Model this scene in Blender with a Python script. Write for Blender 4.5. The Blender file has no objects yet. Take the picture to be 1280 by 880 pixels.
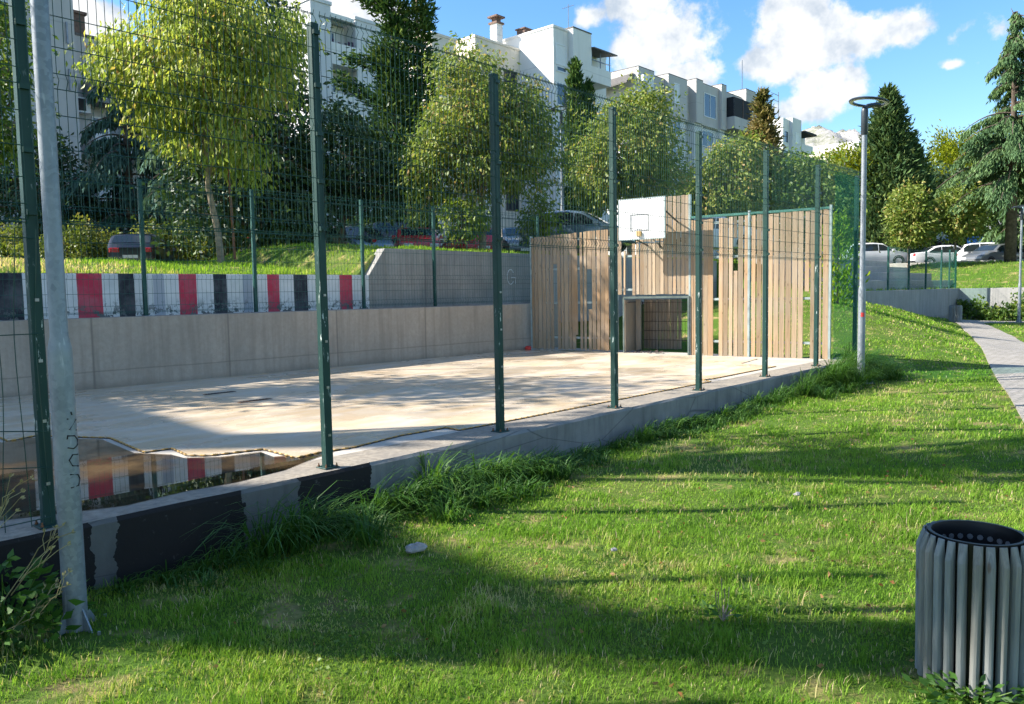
import bpy, bmesh, math, random
import numpy as np
from mathutils import Vector, Matrix
rnd = random.Random(7)
rng = np.random.default_rng(11)
sc = bpy.context.scene
COL = sc.collection
PI = math.pi
R = math.radians

# ------------------------------------------------------------------ frames
# court frame: s runs along the court fence away from us, t across it towards the lawn
OX, OY = -1.637, 6.943
AX, AY = .6672, .7449
ANG = math.atan2(AY, AX)
def W(s, t, z=0.):
    return Vector((OX + AX*s + AY*t, OY + AY*s - AX*t, z))
def st_of(x, y):
    dx, dy = x-OX, y-OY
    return dx*AX+dy*AY, dx*AY-dy*AX
def ss(x):
    x = np.clip(x, 0, 1)
    return x*x*(3-2*x)

def terrain(s, t):
    s = np.asarray(s, float); t = np.asarray(t, float)
    lawn = -.46 + .15*np.clip(s/13, -.4, 1.3) + .012*np.sin(s*1.7+t*.6)+.012*np.sin(t*1.9-s*.4)
    A = 1.45*ss((s-13.3)/7)*(1-ss((s-21)/21))
    toe = 3.5-5.2*np.clip((s-17)/15, 0, 1)
    emb = lawn + A*ss((toe-t)/(toe+4.6))
    z = emb.copy()
    under = (s < 12.95) & (t < .12) & (t > -8.93) & (s > -30)
    z = np.where(under, -.8, z)
    left = t <= -8.93
    k = ss((s-7.1)/.75)
    bank = (1.93+.92*np.clip((-9.0-t)/11.5, 0, 1)**.85)*(1-k) + (2.52+.33*ss((-9.0-t)/3.5))*k
    bank = bank + .03*np.sin(s*2.3)*ss((-9.2-t)/1.5)*(1-ss((-13-t)/2))
    bank = bank + (2.42-bank)*ss((-13.5-t)/5.5)*(1-ss((s-12)/4))
    z = np.where(left, bank, z)
    terr1 = 1.3+1.55*ss((-4.5-t)/9)
    z = np.where((s > 24.1) & (t < -4.42) & ~left, terr1, z)
    terr2 = 1.3+1.55*ss((s-41.2)/10)
    z = np.where((s > 41.12) & ~left, np.maximum(terr2, np.where(t < -4.42, terr1, -5)), z)
    return z
def ground_z(x, y):
    s, t = st_of(x, y)
    return float(terrain(s, t))

# ------------------------------------------------------------------ mesh helpers
class MB:
    """collects shapes into one mesh"""
    def __init__(self):
        self.v = []; self.f = []; self.t = []
    def add(self, verts, faces, tint=None):
        o = len(self.v)
        self.v += [tuple(p) for p in verts]
        self.f += [tuple(i+o for i in f) for f in faces]
        self.t += [rnd.random() if tint is None else tint]*len(faces)
        return self
    def box(self, x0, x1, y0, y1, z0, z1, tint=None, M=None):
        if x0 > x1: x0, x1 = x1, x0
        if y0 > y1: y0, y1 = y1, y0
        p = [(x0,y0,z0),(x1,y0,z0),(x1,y1,z0),(x0,y1,z0),(x0,y0,z1),(x1,y0,z1),(x1,y1,z1),(x0,y1,z1)]
        if M is not None: p = [M @ Vector(q) for q in p]
        return self.add(p, [(3,2,1,0),(4,5,6,7),(0,1,5,4),(1,2,6,5),(2,3,7,6),(3,0,4,7)], tint)
    def sbox(self, s0, s1, t0, t1, z0, z1, tint=None):       # box in court-frame local axes
        return self.box(s0, s1, -t1, -t0, z0, z1, tint)
    def cbox(self, x0, x1, y0, y1, z0, z1, c=.01, tint=None, M=None):    # box with chamfered vertical and top edges
        if x0 > x1: x0, x1 = x1, x0
        if y0 > y1: y0, y1 = y1, y0
        def ring(d, z): 
            a, b, e, f = x0+d, x1-d, y0+d, y1-d
            return [(a+c,e,z),(b-c,e,z),(b,e+c,z),(b,f-c,z),(b-c,f,z),(a+c,f,z),(a,f-c,z),(a,e+c,z)]
        p = ring(0, z0)+ring(0, z1-c)+ring(c, z1)
        fs = [tuple(range(7,-1,-1)), tuple(range(16,24))]
        for k in (0, 8):
            for i in range(8): fs.append((k+i, k+(i+1)%8, k+8+(i+1)%8, k+8+i))
        if M is not None: p = [M @ Vector(q) for q in p]
        return self.add(p, fs, tint)
    def tube(self, pts, r, n=8, tint=None, cap=True):
        pts = [Vector(p) for p in pts]
        rs = r if isinstance(r, (list, tuple)) else [r]*len(pts)
        vs = []; up = None
        for i, p in enumerate(pts):
            d = (pts[min(i+1, len(pts)-1)]-pts[max(i-1, 0)])
            d = d.normalized() if d.length > 1e-9 else Vector((0,0,1))
            if up is None: up = Vector((0,0,1)) if abs(d.z) < .9 else Vector((1,0,0))
            a = d.cross(up)
            a = a.normalized() if a.length > 1e-6 else d.orthogonal().normalized()
            b = d.cross(a).normalized()
            for k in range(n):
                th = 2*PI*k/n
                vs.append(p + a*(rs[i]*math.cos(th)) + b*(rs[i]*math.sin(th)))
        fs = []
        for i in range(len(pts)-1):
            for k in range(n):
                fs.append((i*n+k, i*n+(k+1) % n, (i+1)*n+(k+1) % n, (i+1)*n+k))
        if cap:
            fs.append(tuple(range(n-1, -1, -1))); fs.append(tuple((len(pts)-1)*n+k for k in range(n)))
        return self.add(vs, fs, tint)
    def lathe(self, prof, n=24, c=(0,0,0), tint=None, close=False):
        vs = []; fs = []
        for r, z in prof:
            for k in range(n):
                th = 2*PI*k/n
                vs.append((c[0]+r*math.cos(th), c[1]+r*math.sin(th), c[2]+z))
        for i in range(len(prof)-1):
            for k in range(n):
                fs.append((i*n+k, i*n+(k+1) % n, (i+1)*n+(k+1) % n, (i+1)*n+k))
        if not close:
            fs.append(tuple(range(n-1, -1, -1))); fs.append(tuple((len(prof)-1)*n+k for k in range(n)))
        return self.add(vs, fs, tint)
    def prism(self, poly, z0, z1, tint=None):
        n = len(poly)
        zt = z1 if isinstance(z1, (list, tuple)) else [z1]*n
        zb = z0 if isinstance(z0, (list, tuple)) else [z0]*n
        vs = [(p[0], p[1], zb[i]) for i, p in enumerate(poly)]+[(p[0], p[1], zt[i]) for i, p in enumerate(poly)]
        fs = [tuple(range(n-1, -1, -1)), tuple(range(n, 2*n))]
        fs += [(i, (i+1) % n, n+(i+1) % n, n+i) for i in range(n)]
        return self.add(vs, fs, tint)
    def build(self, name, mat, parent=None, smooth=False, loc=None, rz=None, bev=0):
        me = bpy.data.meshes.new(name)
        me.from_pydata([tuple(v) for v in self.v], [], self.f)
        me.validate()
        if len(self.t) == len(me.polygons):
            at = me.attributes.new('tint', 'FLOAT', 'FACE')
            at.data.foreach_set('value', np.array(self.t, dtype=np.float32))
        if smooth:
            me.polygons.foreach_set('use_smooth', [True]*len(me.polygons))
        me.materials.append(mat)
        o = bpy.data.objects.new(name, me); COL.objects.link(o)
        if smooth == 'auto':
            try:
                bm = bmesh.new(); bm.from_mesh(me)
                for e in bm.edges:
                    if len(e.link_faces) == 2 and e.calc_face_angle(0) > R(40): e.smooth = False
                bm.to_mesh(me); bm.free()
            except Exception: pass
        if parent is not None: o.parent = parent
        if loc is not None: o.location = loc
        if rz is not None: o.rotation_euler.z = rz
        if bev:
            m = o.modifiers.new('bevel', 'BEVEL'); m.width = bev; m.segments = 2; m.limit_method = 'ANGLE'
        return o

def fast_mesh(name, verts, nper, mat, tint=None, parent=None, tri=None, loc=None):
    """verts (N,nper,3): N separate faces (or, with tri, N bundles of faces given as index tuples)"""
    N = verts.shape[0]
    me = bpy.data.meshes.new(name)
    v = np.ascontiguousarray(verts.reshape(-1, 3), dtype=np.float32)
    me.vertices.add(len(v)); me.vertices.foreach_set('co', v.ravel())
    if tri is None: tri = [tuple(range(nper))]
    flat = np.concatenate([np.array(f) for f in tri])
    cnt = np.array([len(f) for f in tri])
    loops = (np.arange(N)[:, None]*nper + flat[None, :]).ravel().astype(np.int32)
    tot = np.tile(cnt, N).astype(np.int32)
    start = np.concatenate([[0], np.cumsum(tot)[:-1]]).astype(np.int32)
    me.loops.add(len(loops)); me.loops.foreach_set('vertex_index', loops)
    me.polygons.add(len(tot)); me.polygons.foreach_set('loop_start', start)
    try: me.polygons.foreach_set('loop_total', tot)
    except Exception: pass
    me.update(calc_edges=True)
    if tint is not None:
        at = me.attributes.new('tint', 'FLOAT', 'FACE')
        at.data.foreach_set('value', np.repeat(np.asarray(tint, dtype=np.float32), len(tri)))
    me.materials.append(mat)
    o = bpy.data.objects.new(name, me); COL.objects.link(o)
    if parent is not None: o.parent = parent
    if loc is not None: o.location = loc
    return o

def tag(o, label=None, cat=None, group=None, kind=None):
    if label: o['label'] = label
    if cat: o['category'] = cat
    if group: o['group'] = group
    if kind: o['kind'] = kind
    return o
def thing(name, label, cat, loc=(0,0,0), rz=0, group=None):
    o = bpy.data.objects.new(name, None); COL.objects.link(o)
    o.empty_display_size = .2
    o.location = loc; o.rotation_euler = (0, 0, rz)
    return tag(o, label, cat, group)
def court_thing(name, label, cat, group=None):
    return thing(name, label, cat, (OX, OY, 0), ANG, group)
def copy_tree(o, parent=None):
    c = o.copy(); COL.objects.link(c); c.parent = parent
    for ch in list(o.children): copy_tree(ch, c)
    return c

# ------------------------------------------------------------------ materials
class NT:
    def __init__(self, name):
        self.m = bpy.data.materials.new(name); self.m.use_nodes = True
        self.nt = self.m.node_tree; self.nt.nodes.clear()
        self.out = self.n('ShaderNodeOutputMaterial')
    def n(self, t, **kw):
        nd = self.nt.nodes.new(t)
        for k, v in kw.items(): setattr(nd, k, v)
        return nd
    def l(self, a, b): self.nt.links.new(a, b)
    def val(self, sock, v):
        if hasattr(v, 'links') or isinstance(v, bpy.types.NodeSocket): self.l(v, sock)
        else:
            if isinstance(v, (tuple, list)) and len(v) == 3 and sock.type == 'RGBA': v = (*v, 1)
            sock.default_value = v
    def coord(self, kind='Object', scale=(1,1,1), loc=(0,0,0)):
        if kind == 'World':
            tc = self.n('ShaderNodeNewGeometry').outputs['Position']
        else: tc = self.n('ShaderNodeTexCoord').outputs[kind]
        mp = self.n('ShaderNodeMapping'); self.l(tc, mp.inputs['Vector'])
        mp.inputs['Scale'].default_value = scale; mp.inputs['Location'].default_value = loc
        return mp.outputs[0]
    def noise(self, vec=None, scale=5, detail=4, rough=.55, dist=0, out=0):
        nd = self.n('ShaderNodeTexNoise')
        nd.inputs['Scale'].default_value = scale; nd.inputs['Detail'].default_value = detail
        nd.inputs['Roughness'].default_value = rough; nd.inputs['Distortion'].default_value = dist
        if vec is not None: self.l(vec, nd.inputs['Vector'])
        return nd.outputs[out]
    def ramp(self, fac, stops, interp='LINEAR'):
        nd = self.n('ShaderNodeValToRGB'); e = nd.color_ramp.elements; nd.color_ramp.interpolation = interp
        while len(e) < len(stops): e.new(.5)
        for i, (p, c) in enumerate(stops):
            e[i].position = p
            e[i].color = (c, c, c, 1) if isinstance(c, (int, float)) else (*c, 1)
        self.val(nd.inputs[0], fac)
        return nd.outputs[0]
    def mix(self, fac, a, b, blend='MIX'):
        nd = self.n('ShaderNodeMix', data_type='RGBA', blend_type=blend)
        self.val(nd.inputs[0], fac); self.val(nd.inputs[6], a); self.val(nd.inputs[7], b)
        return nd.outputs[2]
    def math(self, op, a, b=0, c=None, clamp=False):
        nd = self.n('ShaderNodeMath', operation=op); nd.use_clamp = clamp
        self.val(nd.inputs[0], a); self.val(nd.inputs[1], b)
        if c is not None: self.val(nd.inputs[2], c)
        return nd.outputs[0]
    def sep(self, vec):
        nd = self.n('ShaderNodeSeparateXYZ'); self.l(vec, nd.inputs[0]); return nd.outputs
    def attr(self, name='tint'):
        return self.n('ShaderNodeAttribute', attribute_name=name).outputs['Fac']
    def bump(self, h, strength=.3, dist=.02):
        nd = self.n('ShaderNodeBump'); nd.inputs['Strength'].default_value = strength; nd.inputs['Distance'].default_value = dist
        self.l(h, nd.inputs['Height']); return nd.outputs[0]
    def pbr(self, color, rough=.6, metal=0, spec=.5, normal=None, **kw):
        p = self.n('ShaderNodeBsdfPrincipled')
        self.val(p.inputs['Base Color'], color); self.val(p.inputs['Roughness'], rough)
        self.val(p.inputs['Metallic'], metal); self.val(p.inputs['Specular IOR Level'], spec)
        if normal is not None: self.l(normal, p.inputs['Normal'])
        for k, v in kw.items(): self.val(p.inputs[k.replace('_', ' ')], v)
        return p.outputs[0]
    def done(self, sh):
        self.l(sh, self.out.inputs['Surface']); return self.m

def simple(name, col, rough=.6, metal=0, var=.25, scale=6, spec=.4, bump=0, **kw):
    k = NT(name)
    nz = k.noise(k.coord(), scale, 5)
    c = k.mix(k.ramp(nz, [(.3, 0.), (.7, 1.)]), tuple(x*(1-var) for x in col), tuple(min(1, x*(1+var)) for x in col))
    nm = k.bump(k.noise(k.coord(), scale*6, 4), bump) if bump else None
    return k.done(k.pbr(c, rough, metal, spec, nm, **kw))

def leaf_mat(name, stops, trans=.45, rough=.5, tcol=None, gloss=True):
    k = NT(name)
    c = k.ramp(k.attr(), stops)
    if gloss: d = k.pbr(c, rough, 0, .35)
    else:
        db = k.n('ShaderNodeBsdfDiffuse'); k.l(c, db.inputs[0]); d = db.outputs[0]
    tr = k.n('ShaderNodeBsdfTranslucent')
    k.l(k.mix(1., c, tcol or (1.0, 1.0, .55), 'MULTIPLY'), tr.inputs[0])
    mx = k.n('ShaderNodeMixShader'); mx.inputs[0].default_value = trans
    k.l(d, mx.inputs[1]); k.l(tr.outputs[0], mx.inputs[2])
    return k.done(mx.outputs[0])

def concrete(name, base, dark, joints=None, hline=None, streak=.5, warm=None, stains=.5):
    """formed concrete: mottling, drip streaks, formwork joints; object space x runs along the wall"""
    k = NT(name)
    co = k.coord()
    n1 = k.noise(co, 1.3, 6, .6)
    n2 = k.noise(co, 14, 5, .65)
    n3 = k.noise(k.coord(scale=(5, 5, .35)), 1.6, 5, .6)
    c = k.mix(k.ramp(n1, [(.3, 0.), (.7, 1.)]), dark, base)
    c = k.mix(k.math('MULTIPLY', k.ramp(n3, [(.45, 0.), (.75, 1.)]), streak), c, tuple(x*.55 for x in base))
    c = k.mix(k.math('MULTIPLY', k.ramp(n2, [(.35, 1.), (.6, 0.)]), .35), c, tuple(x*.6 for x in base))
    pore = k.n('ShaderNodeTexVoronoi'); pore.inputs['Scale'].default_value = 22; k.l(co, pore.inputs['Vector'])
    c = k.mix(k.math('MULTIPLY', k.ramp(pore.outputs['Distance'], [(.06, 1.), (.12, 0.)]), .5), c, tuple(x*.35 for x in base))
    x, y, z = k.sep(k.coord())
    h = n2
    if joints:
        d = k.math('ABSOLUTE', k.math('SUBTRACT', k.math('FRACT', k.math('DIVIDE', x, joints)), .5))
        j = k.ramp(d, [(.0, 1.), (.012, 0.)])
        c = k.mix(k.math('MULTIPLY', j, .8), c, tuple(x*.4 for x in base))
    if hline:
        zz = k.math('ADD', z, k.math('MULTIPLY', k.math('SUBTRACT', n1, .5), .03))
        j = k.ramp(k.math('ABSOLUTE', k.math('SUBTRACT', zz, hline)), [(0, 1.), (.018, 0.)])
        c = k.mix(k.math('MULTIPLY', j, .6), c, tuple(x*.4 for x in base))
    # damp dirt band at the foot
    foot = k.ramp(k.math('ADD', z, k.math('MULTIPLY', k.math('SUBTRACT', n1, .5), .3)), [(.0, 1.), (.13, 0.)])
    c = k.mix(k.math('MULTIPLY', foot, stains), c, tuple(x*.4 for x in base))
    return k.done(k.pbr(c, .85, 0, .25, k.bump(n2, .35, .01)))

M = {}
# green painted steel with flaked paint
def painted_green(name, col, flake=.5):
    k = NT(name)
    co = k.coord()
    n = k.noise(k.coord(scale=(14, 14, 3.2)), 1.6, 6, .7)
    n2 = k.noise(co, 3, 3)
    f = k.math('MULTIPLY', k.ramp(n, [(.60, 0.), (.66, 1.)]), k.ramp(n2, [(.42, 0.), (.6, 1.)]))
    # most of the flaking sits where players reach
    z = k.sep(co)[2]
    reach = k.ramp(k.math('DIVIDE', z, 4.0), [(0., .9), (.42, 1.), (.56, .12), (1., .06)])
    f = k.math('MULTIPLY', k.math('MULTIPLY', f, reach), flake, clamp=True)
    c = k.mix(f, k.mix(k.ramp(n2, [(.3, 0.), (.7, 1.)]), tuple(x*.75 for x in col), col), (.50, .55, .52))
    return k.done(k.pbr(c, .5, 0, .3, k.bump(n, .12, .003)))
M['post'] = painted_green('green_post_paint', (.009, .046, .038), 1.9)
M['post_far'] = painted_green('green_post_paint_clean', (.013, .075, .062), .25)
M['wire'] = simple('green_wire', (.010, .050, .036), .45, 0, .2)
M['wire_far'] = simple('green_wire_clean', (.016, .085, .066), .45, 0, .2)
M['wire_grey'] = simple('weathered_wire', (.10, .15, .14), .5, .2, .3)

def galvanised():
    k = NT('galvanised_steel')
    co = k.coord()
    v = k.n('ShaderNodeTexVoronoi'); v.inputs['Scale'].default_value = 38; k.l(co, v.inputs['Vector'])
    n = k.noise(k.coord(scale=(1, 1, .4)), 5, 5)
    c = k.mix(k.ramp(v.outputs['Color'], [(.2, 0.), (.8, 1.)]), (.155, .18, .205), (.215, .24, .265))
    c = k.mix(k.ramp(n, [(.45, 0.), (.7, 1.)]), c, (.27, .295, .315))
    sc_ = k.noise(k.coord(scale=(30, 30, 4)), 1, 4)
    c = k.mix(k.math('MULTIPLY', k.ramp(sc_, [(.64, 0.), (.70, 1.)]), .5), c, (.45, .47, .48))
    return k.done(k.pbr(c, k.math('ADD', k.math('MULTIPLY', n, .2), .42), .35, .5, k.bump(n, .08, .01)))
M['galv'] = galvanised()
M['lamp_dark'] = simple('lamp_grey_paint', (.035, .045, .055), .4, .2, .15)
M['lamp_glass'] = simple('lamp_lens', (.55, .58, .6), .25, 0, .1)
M['bolt'] = simple('zinc_bolt', (.3, .3, .3), .4, .7, .3)
M['rust'] = simple('rusty_steel', (.16, .075, .035), .8, .1, .5, 20)

M['conc_court'] = concrete('beige_wall_concrete', (.43, .36, .29), (.35, .30, .245), joints=2.4, hline=.30, streak=.75)
M['conc_grey'] = concrete('grey_stained_concrete', (.36, .34, .31), (.25, .245, .235), joints=2.6, hline=1.75, streak=.8, stains=0)
M['conc_front'] = concrete('far_wall_concrete', (.33, .33, .31), (.24, .24, .235), joints=1.2, streak=.8)
M['conc_plain'] = concrete('plain_concrete', (.38, .37, .35), (.30, .295, .28), streak=.4)

def kerb_mat():      # concrete with old black paint in patches along its lawn side
    k = NT('kerb_concrete_black_paint')
    co = k.coord(); x, y, z = k.sep(co)
    n = k.noise(co, 2.2, 6, .65); n2 = k.noise(co, 16, 5, .6)
    base = k.mix(k.ramp(n, [(.3, 0.), (.7, 1.)]), (.25, .245, .23), (.17, .168, .16))
    base = k.mix(k.math('MULTIPLY', k.ramp(k.noise(k.coord(scale=(6, 6, .8)), 1.5, 5), [(.5, 0.), (.75, 1.)]), .6), base, (.09, .09, .085))
    crack = k.n('ShaderNodeTexVoronoi', feature='DISTANCE_TO_EDGE'); crack.inputs['Scale'].default_value = 1.3
    k.l(k.coord(scale=(.5, 1, 2.2)), crack.inputs['Vector'])
    base = k.mix(k.math('MULTIPLY', k.ramp(crack.outputs[0], [(.0, 1.), (.014, 0.)]), .7), base, (.06, .06, .058))
    xx = k.math('ADD', x, k.math('MULTIPLY', k.math('SUBTRACT', k.noise(co, 5, 4, .6), .5), .22))
    b = k.ramp(k.math('DIVIDE', k.math('ADD', xx, 6.), 7.), [(0, 0.), (.36, 1.), (.566, 0.), (.588, 1.), (.724, 0.), (.800, 1.), (.905, 0.)], 'CONSTANT')
    b = k.math('MULTIPLY', b, k.ramp(n2, [(.26, .45), (.36, 1.)]))
    inside = k.ramp(k.math('ADD', y, .10), [(.0, 1.), (.02, 0.)])   # only the outer face
    b = k.math('MULTIPLY', b, inside)
    base = k.mix(k.ramp(x, [(.0, .55), (.45, 0.)]), base, (.05, .048, .044))
    c = k.mix(b, base, (.018, .016, .015))
    nz_ = k.sep(k.n('ShaderNodeNewGeometry').outputs['Normal'])[2]
    sand = k.mix(k.ramp(n2, [(.3, 0.), (.6, 1.)]), (.18, .15, .115), (.36, .31, .24))
    c = k.mix(k.ramp(nz_, [(.80, 0.), (.93, 1.)]), c, k.mix(k.ramp(n, [(.35, 0.), (.65, .8)]), sand, (.20, .18, .155)))
    return k.done(k.pbr(c, .85, 0, .25, k.bump(n2, .5, .012)))
M['kerb'] = kerb_mat()

def court_floor():
    k = NT('court_tiles')
    co = k.coord()
    big = k.noise(co, .45, 5, .6); mid = k.noise(k.coord(scale=(.6, 2.2, 1)), 1.6, 5, .6); fine = k.noise(co, 30, 4)
    c = k.mix(k.ramp(big, [(.35, 0.), (.65, 1.)]), (.52, .385, .235), (.57, .465, .33))
    c = k.mix(k.ramp(mid, [(.42, 0.), (.68, 1.)]), c, (.60, .52, .42))
    c = k.mix(k.math('MULTIPLY', k.ramp(k.noise(co, 2.8, 6, .7), [(.56, 0.), (.72, 1.)]), .5), c, (.42, .30, .17))
    c = k.mix(k.math('MULTIPLY', k.ramp(fine, [(.3, 1.), (.5, 0.)]), .25), c, (.35, .28, .2))
    br = k.n('ShaderNodeTexBrick'); br.offset = 0; k.l(co, br.inputs['Vector'])
    br.inputs['Scale'].default_value = 1; br.inputs['Brick Width'].default_value = .5; br.inputs['Row Height'].default_value = .5
    br.inputs['Mortar Size'].default_value = .004; br.inputs['Color1'].default_value = (0,0,0,1); br.inputs['Color2'].default_value = (0,0,0,1); br.inputs['Mortar'].default_value = (1,1,1,1)
    c = k.mix(k.math('MULTIPLY', br.outputs['Color'], .30), c, (.25, .2, .15))
    rough = k.ramp(k.noise(co, .55, 4, .6), [(.42, .16), (.6, .62)])
    return k.done(k.pbr(c, rough, 0, .4, k.bump(fine, .1, .004)))
M['tiles'] = court_floor()

def slab_mat():
    k = NT('court_slab_concrete')
    co = k.coord(); n = k.noise(co, 1.8, 6, .65); n2 = k.noise(co, 22, 5, .6)
    c = k.mix(k.ramp(n, [(.3, 0.), (.7, 1.)]), (.40, .35, .28), (.52, .48, .42))
    c = k.mix(k.math('MULTIPLY', k.ramp(n2, [(.3, 1.), (.5, 0.)]), .3), c, (.2, .17, .13))
    return k.done(k.pbr(c, .7, 0, .3, k.bump(n2, .3, .008)))
M['slab'] = slab_mat()
def water_mat():
    k = NT('rain_water')
    fr = k.n('ShaderNodeFresnel'); fr.inputs[0].default_value = 1.36
    nz = k.noise(k.coord(), .9, 5, .6)
    g = k.n('ShaderNodeBsdfGlossy'); g.inputs['Roughness'].default_value = .012
    k.l(k.bump(k.noise(k.coord(scale=(.6, 3, 1)), 2.2, 2), .012, .02), g.inputs['Normal'])
    t = k.n('ShaderNodeBsdfTransparent'); t.inputs[0].default_value = (.46, .40, .32, 1)
    mx = k.n('ShaderNodeMixShader')
    f = k.math('MULTIPLY', fr.outputs[0], 1.8, clamp=True)
    f = k.math('MULTIPLY', f, k.ramp(nz, [(.36, .10), (.56, 1.)]))
    k.l(f, mx.inputs[0]); k.l(t.outputs[0], mx.inputs[1]); k.l(g.outputs[0], mx.inputs[2])
    return k.done(mx.outputs[0])
M['water'] = water_mat()

def stripes_mat():
    k = NT('painted_kerb_stripes')
    co = k.coord(); x, y, z = k.sep(co)
    n = k.noise(co, 3.5, 6, .65); nf = k.noise(co, 18, 5, .6)
    wht = (.66, .67, .67); red = (.50, .035, .075); blk = (.020, .024, .034); gry = (.38, .41, .47)
    lo, hi = -9.5, 8.0
    seq = []
    s0 = [(-.30, .29, blk), (.75, .9, gry), (1.14, 1.51, red), (1.78, 2.09, blk), (2.42, 2.62, gry), (2.94, 3.26, red), (3.57, 3.88, blk), (4.18, 4.44, gry),
          (4.74, 5.05, red), (5.37, 5.68, blk), (6.55, 6.89, red), (-.95, -.64, red), (-2.45, -2.1, blk), (-3.1, -2.75, red)]
    stops = [(0., wht)]
    for a, b, c in sorted(s0, key=lambda q: q[0]):
        stops += [((a-lo)/(hi-lo), c), ((b-lo)/(hi-lo), wht)]
    xx = k.math('ADD', x, k.math('MULTIPLY', k.math('SUBTRACT', n, .5), .02))
    c = k.ramp(k.math('DIVIDE', k.math('SUBTRACT', xx, lo), hi-lo), stops, 'CONSTANT')
    c = k.mix(k.math('MULTIPLY', k.ramp(n, [(.3, 1.), (.55, 0.)]), .25), c, (.30, .31, .33))
    # paint peeled off near the foot
    zz = k.math('SUBTRACT', z, 1.2)
    peel = k.math('MULTIPLY', k.ramp(k.noise(co, 7, 5, .7), [(.53, 0.), (.56, 1.)]), k.ramp(zz, [(.08, 1.), (.34, 0.)]))
    c = k.mix(peel, c, (.13, .14, .14))
    return k.done(k.pbr(c, .7, 0, .3, k.bump(nf, .3, .006)))
M['stripes'] = stripes_mat()

def wood_mat(name, a, b, grey, sc_=1.0):
    k = NT(name)
    co = k.coord(scale=(9*sc_, 9*sc_, .55*sc_))
    n = k.noise(co, 3, 6, .6, .6); big = k.noise(k.coord(), 1.1, 3)
    t = k.attr()
    c = k.mix(k.ramp(n, [(.3, 0.), (.7, 1.)]), a, b)
    c = k.mix(t, c, k.mix(1., c, (1.05, .88, .72), 'MULTIPLY'))
    c = k.mix(k.math('MULTIPLY', k.ramp(big, [(.35, 0.), (.7, 1.)]), .55), c, grey)
    kn = k.n('ShaderNodeTexVoronoi'); kn.inputs['Scale'].default_value = 1.0; k.l(k.coord(scale=(8, 8, 3)), kn.inputs['Vector'])
    c = k.mix(k.math('MULTIPLY', k.ramp(kn.outputs['Distance'], [(.07, 1.), (.12, 0.)]), .6), c, (.09, .05, .025))
    return k.done(k.pbr(c, .75, 0, .25, k.bump(n, .35, .006)))
M['plank'] = wood_mat('weathered_planks', (.25, .185, .118), (.39, .30, .20), (.32, .28, .23))
M['plank_dark'] = wood_mat('old_grey_planks', (.19, .165, .13), (.26, .225, .18), (.22, .21, .19))
M['bin_wood'] = wood_mat('bin_slat_wood', (.13, .15, .155), (.25, .275, .28), (.20, .235, .245), 2.2)
M['bin_black'] = simple('black_sheet_metal', (.008, .008, .009), .4, .3, .2)
M['frame'] = simple('galvanised_frame', (.30, .36, .35), .5, .3, .25)
M['frame_green'] = simple('green_frame', (.05, .16, .13), .5, .1, .25)
M['white_board'] = simple('white_board_paint', (.86, .86, .85), .5, 0, .05, 3)
M['board_mark'] = simple('grey_board_line', (.22, .23, .24), .6, 0, .2)
M['steel_dark'] = simple('dark_steel', (.05, .035, .03), .6, .3, .4)
M['trim'] = simple('yellow_edge_loop', (.42, .25, .07), .6, 0, .45, 9)
M['trim_dark'] = simple('dark_edge_gap', (.035, .028, .022), .8)
M['red_plastic'] = simple('red_plastic', (.65, .05, .04), .4, 0, .1)
M['stone'] = simple('pale_stone', (.30, .28, .265), .8, 0, .35, 12, bump=.4)
M['bark'] = simple('bark', (.17, .125, .09), .9, 0, .5, 9, bump=.6)
M['bark_pale'] = simple('pale_bark', (.27, .21, .15), .85, 0, .4, 7, bump=.4)
M['bark_cedar'] = simple('cedar_bark', (.10, .075, .055), .9, 0, .5, 6, bump=.7)
M['stake'] = simple('brown_stake', (.22, .085, .045), .8, 0, .3)

def net_mat():
    k = NT('green_shade_net')
    d = k.pbr((.04, .22, .17), .8, 0, .1)
    tr = k.n('ShaderNodeBsdfTransparent'); tr.inputs[0].default_value = (.80, .93, .89, 1)
    f = k.ramp(k.noise(k.coord(scale=(1, 1, 1)), 3, 3), [(.3, .07), (.7, .13)])
    mx = k.n('ShaderNodeMixShader'); k.l(f, mx.inputs[0]); k.l(tr.outputs[0], mx.inputs[1]); k.l(d, mx.inputs[2])
    return k.done(mx.outputs[0])
M['net'] = net_mat()

def ground_mat():
    k = NT('lawn_ground')
    co = k.coord('World')
    n1 = k.noise(co, .35, 5, .6); n2 = k.noise(co, 2.2, 6, .65); n3 = k.noise(co, 34, 6, .75)
    c = k.mix(k.ramp(n1, [(.35, 0.), (.65, 1.)]), (.092, .185, .024), (.155, .205, .042))
    c = k.mix(k.ramp(n3, [(.3, 0.), (.7, 1.)]), k.mix(1., c, (.35, .42, .32), 'MULTIPLY'), c)
    dry = k.ramp(n2, [(.54, 0.), (.68, 1.)])
    c = k.mix(k.math('MULTIPLY', dry, .8), c, (.36, .27, .12))
    soil = k.ramp(k.noise(co, 1.3, 6, .7), [(.60, 0.), (.70, 1.)])
    c = k.mix(k.math('MULTIPLY', soil, .85), c, (.20, .13, .075))
    return k.done(k.pbr(c, .9, 0, .1, k.bump(n3, .8, .03)))
M['ground'] = ground_mat()

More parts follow.
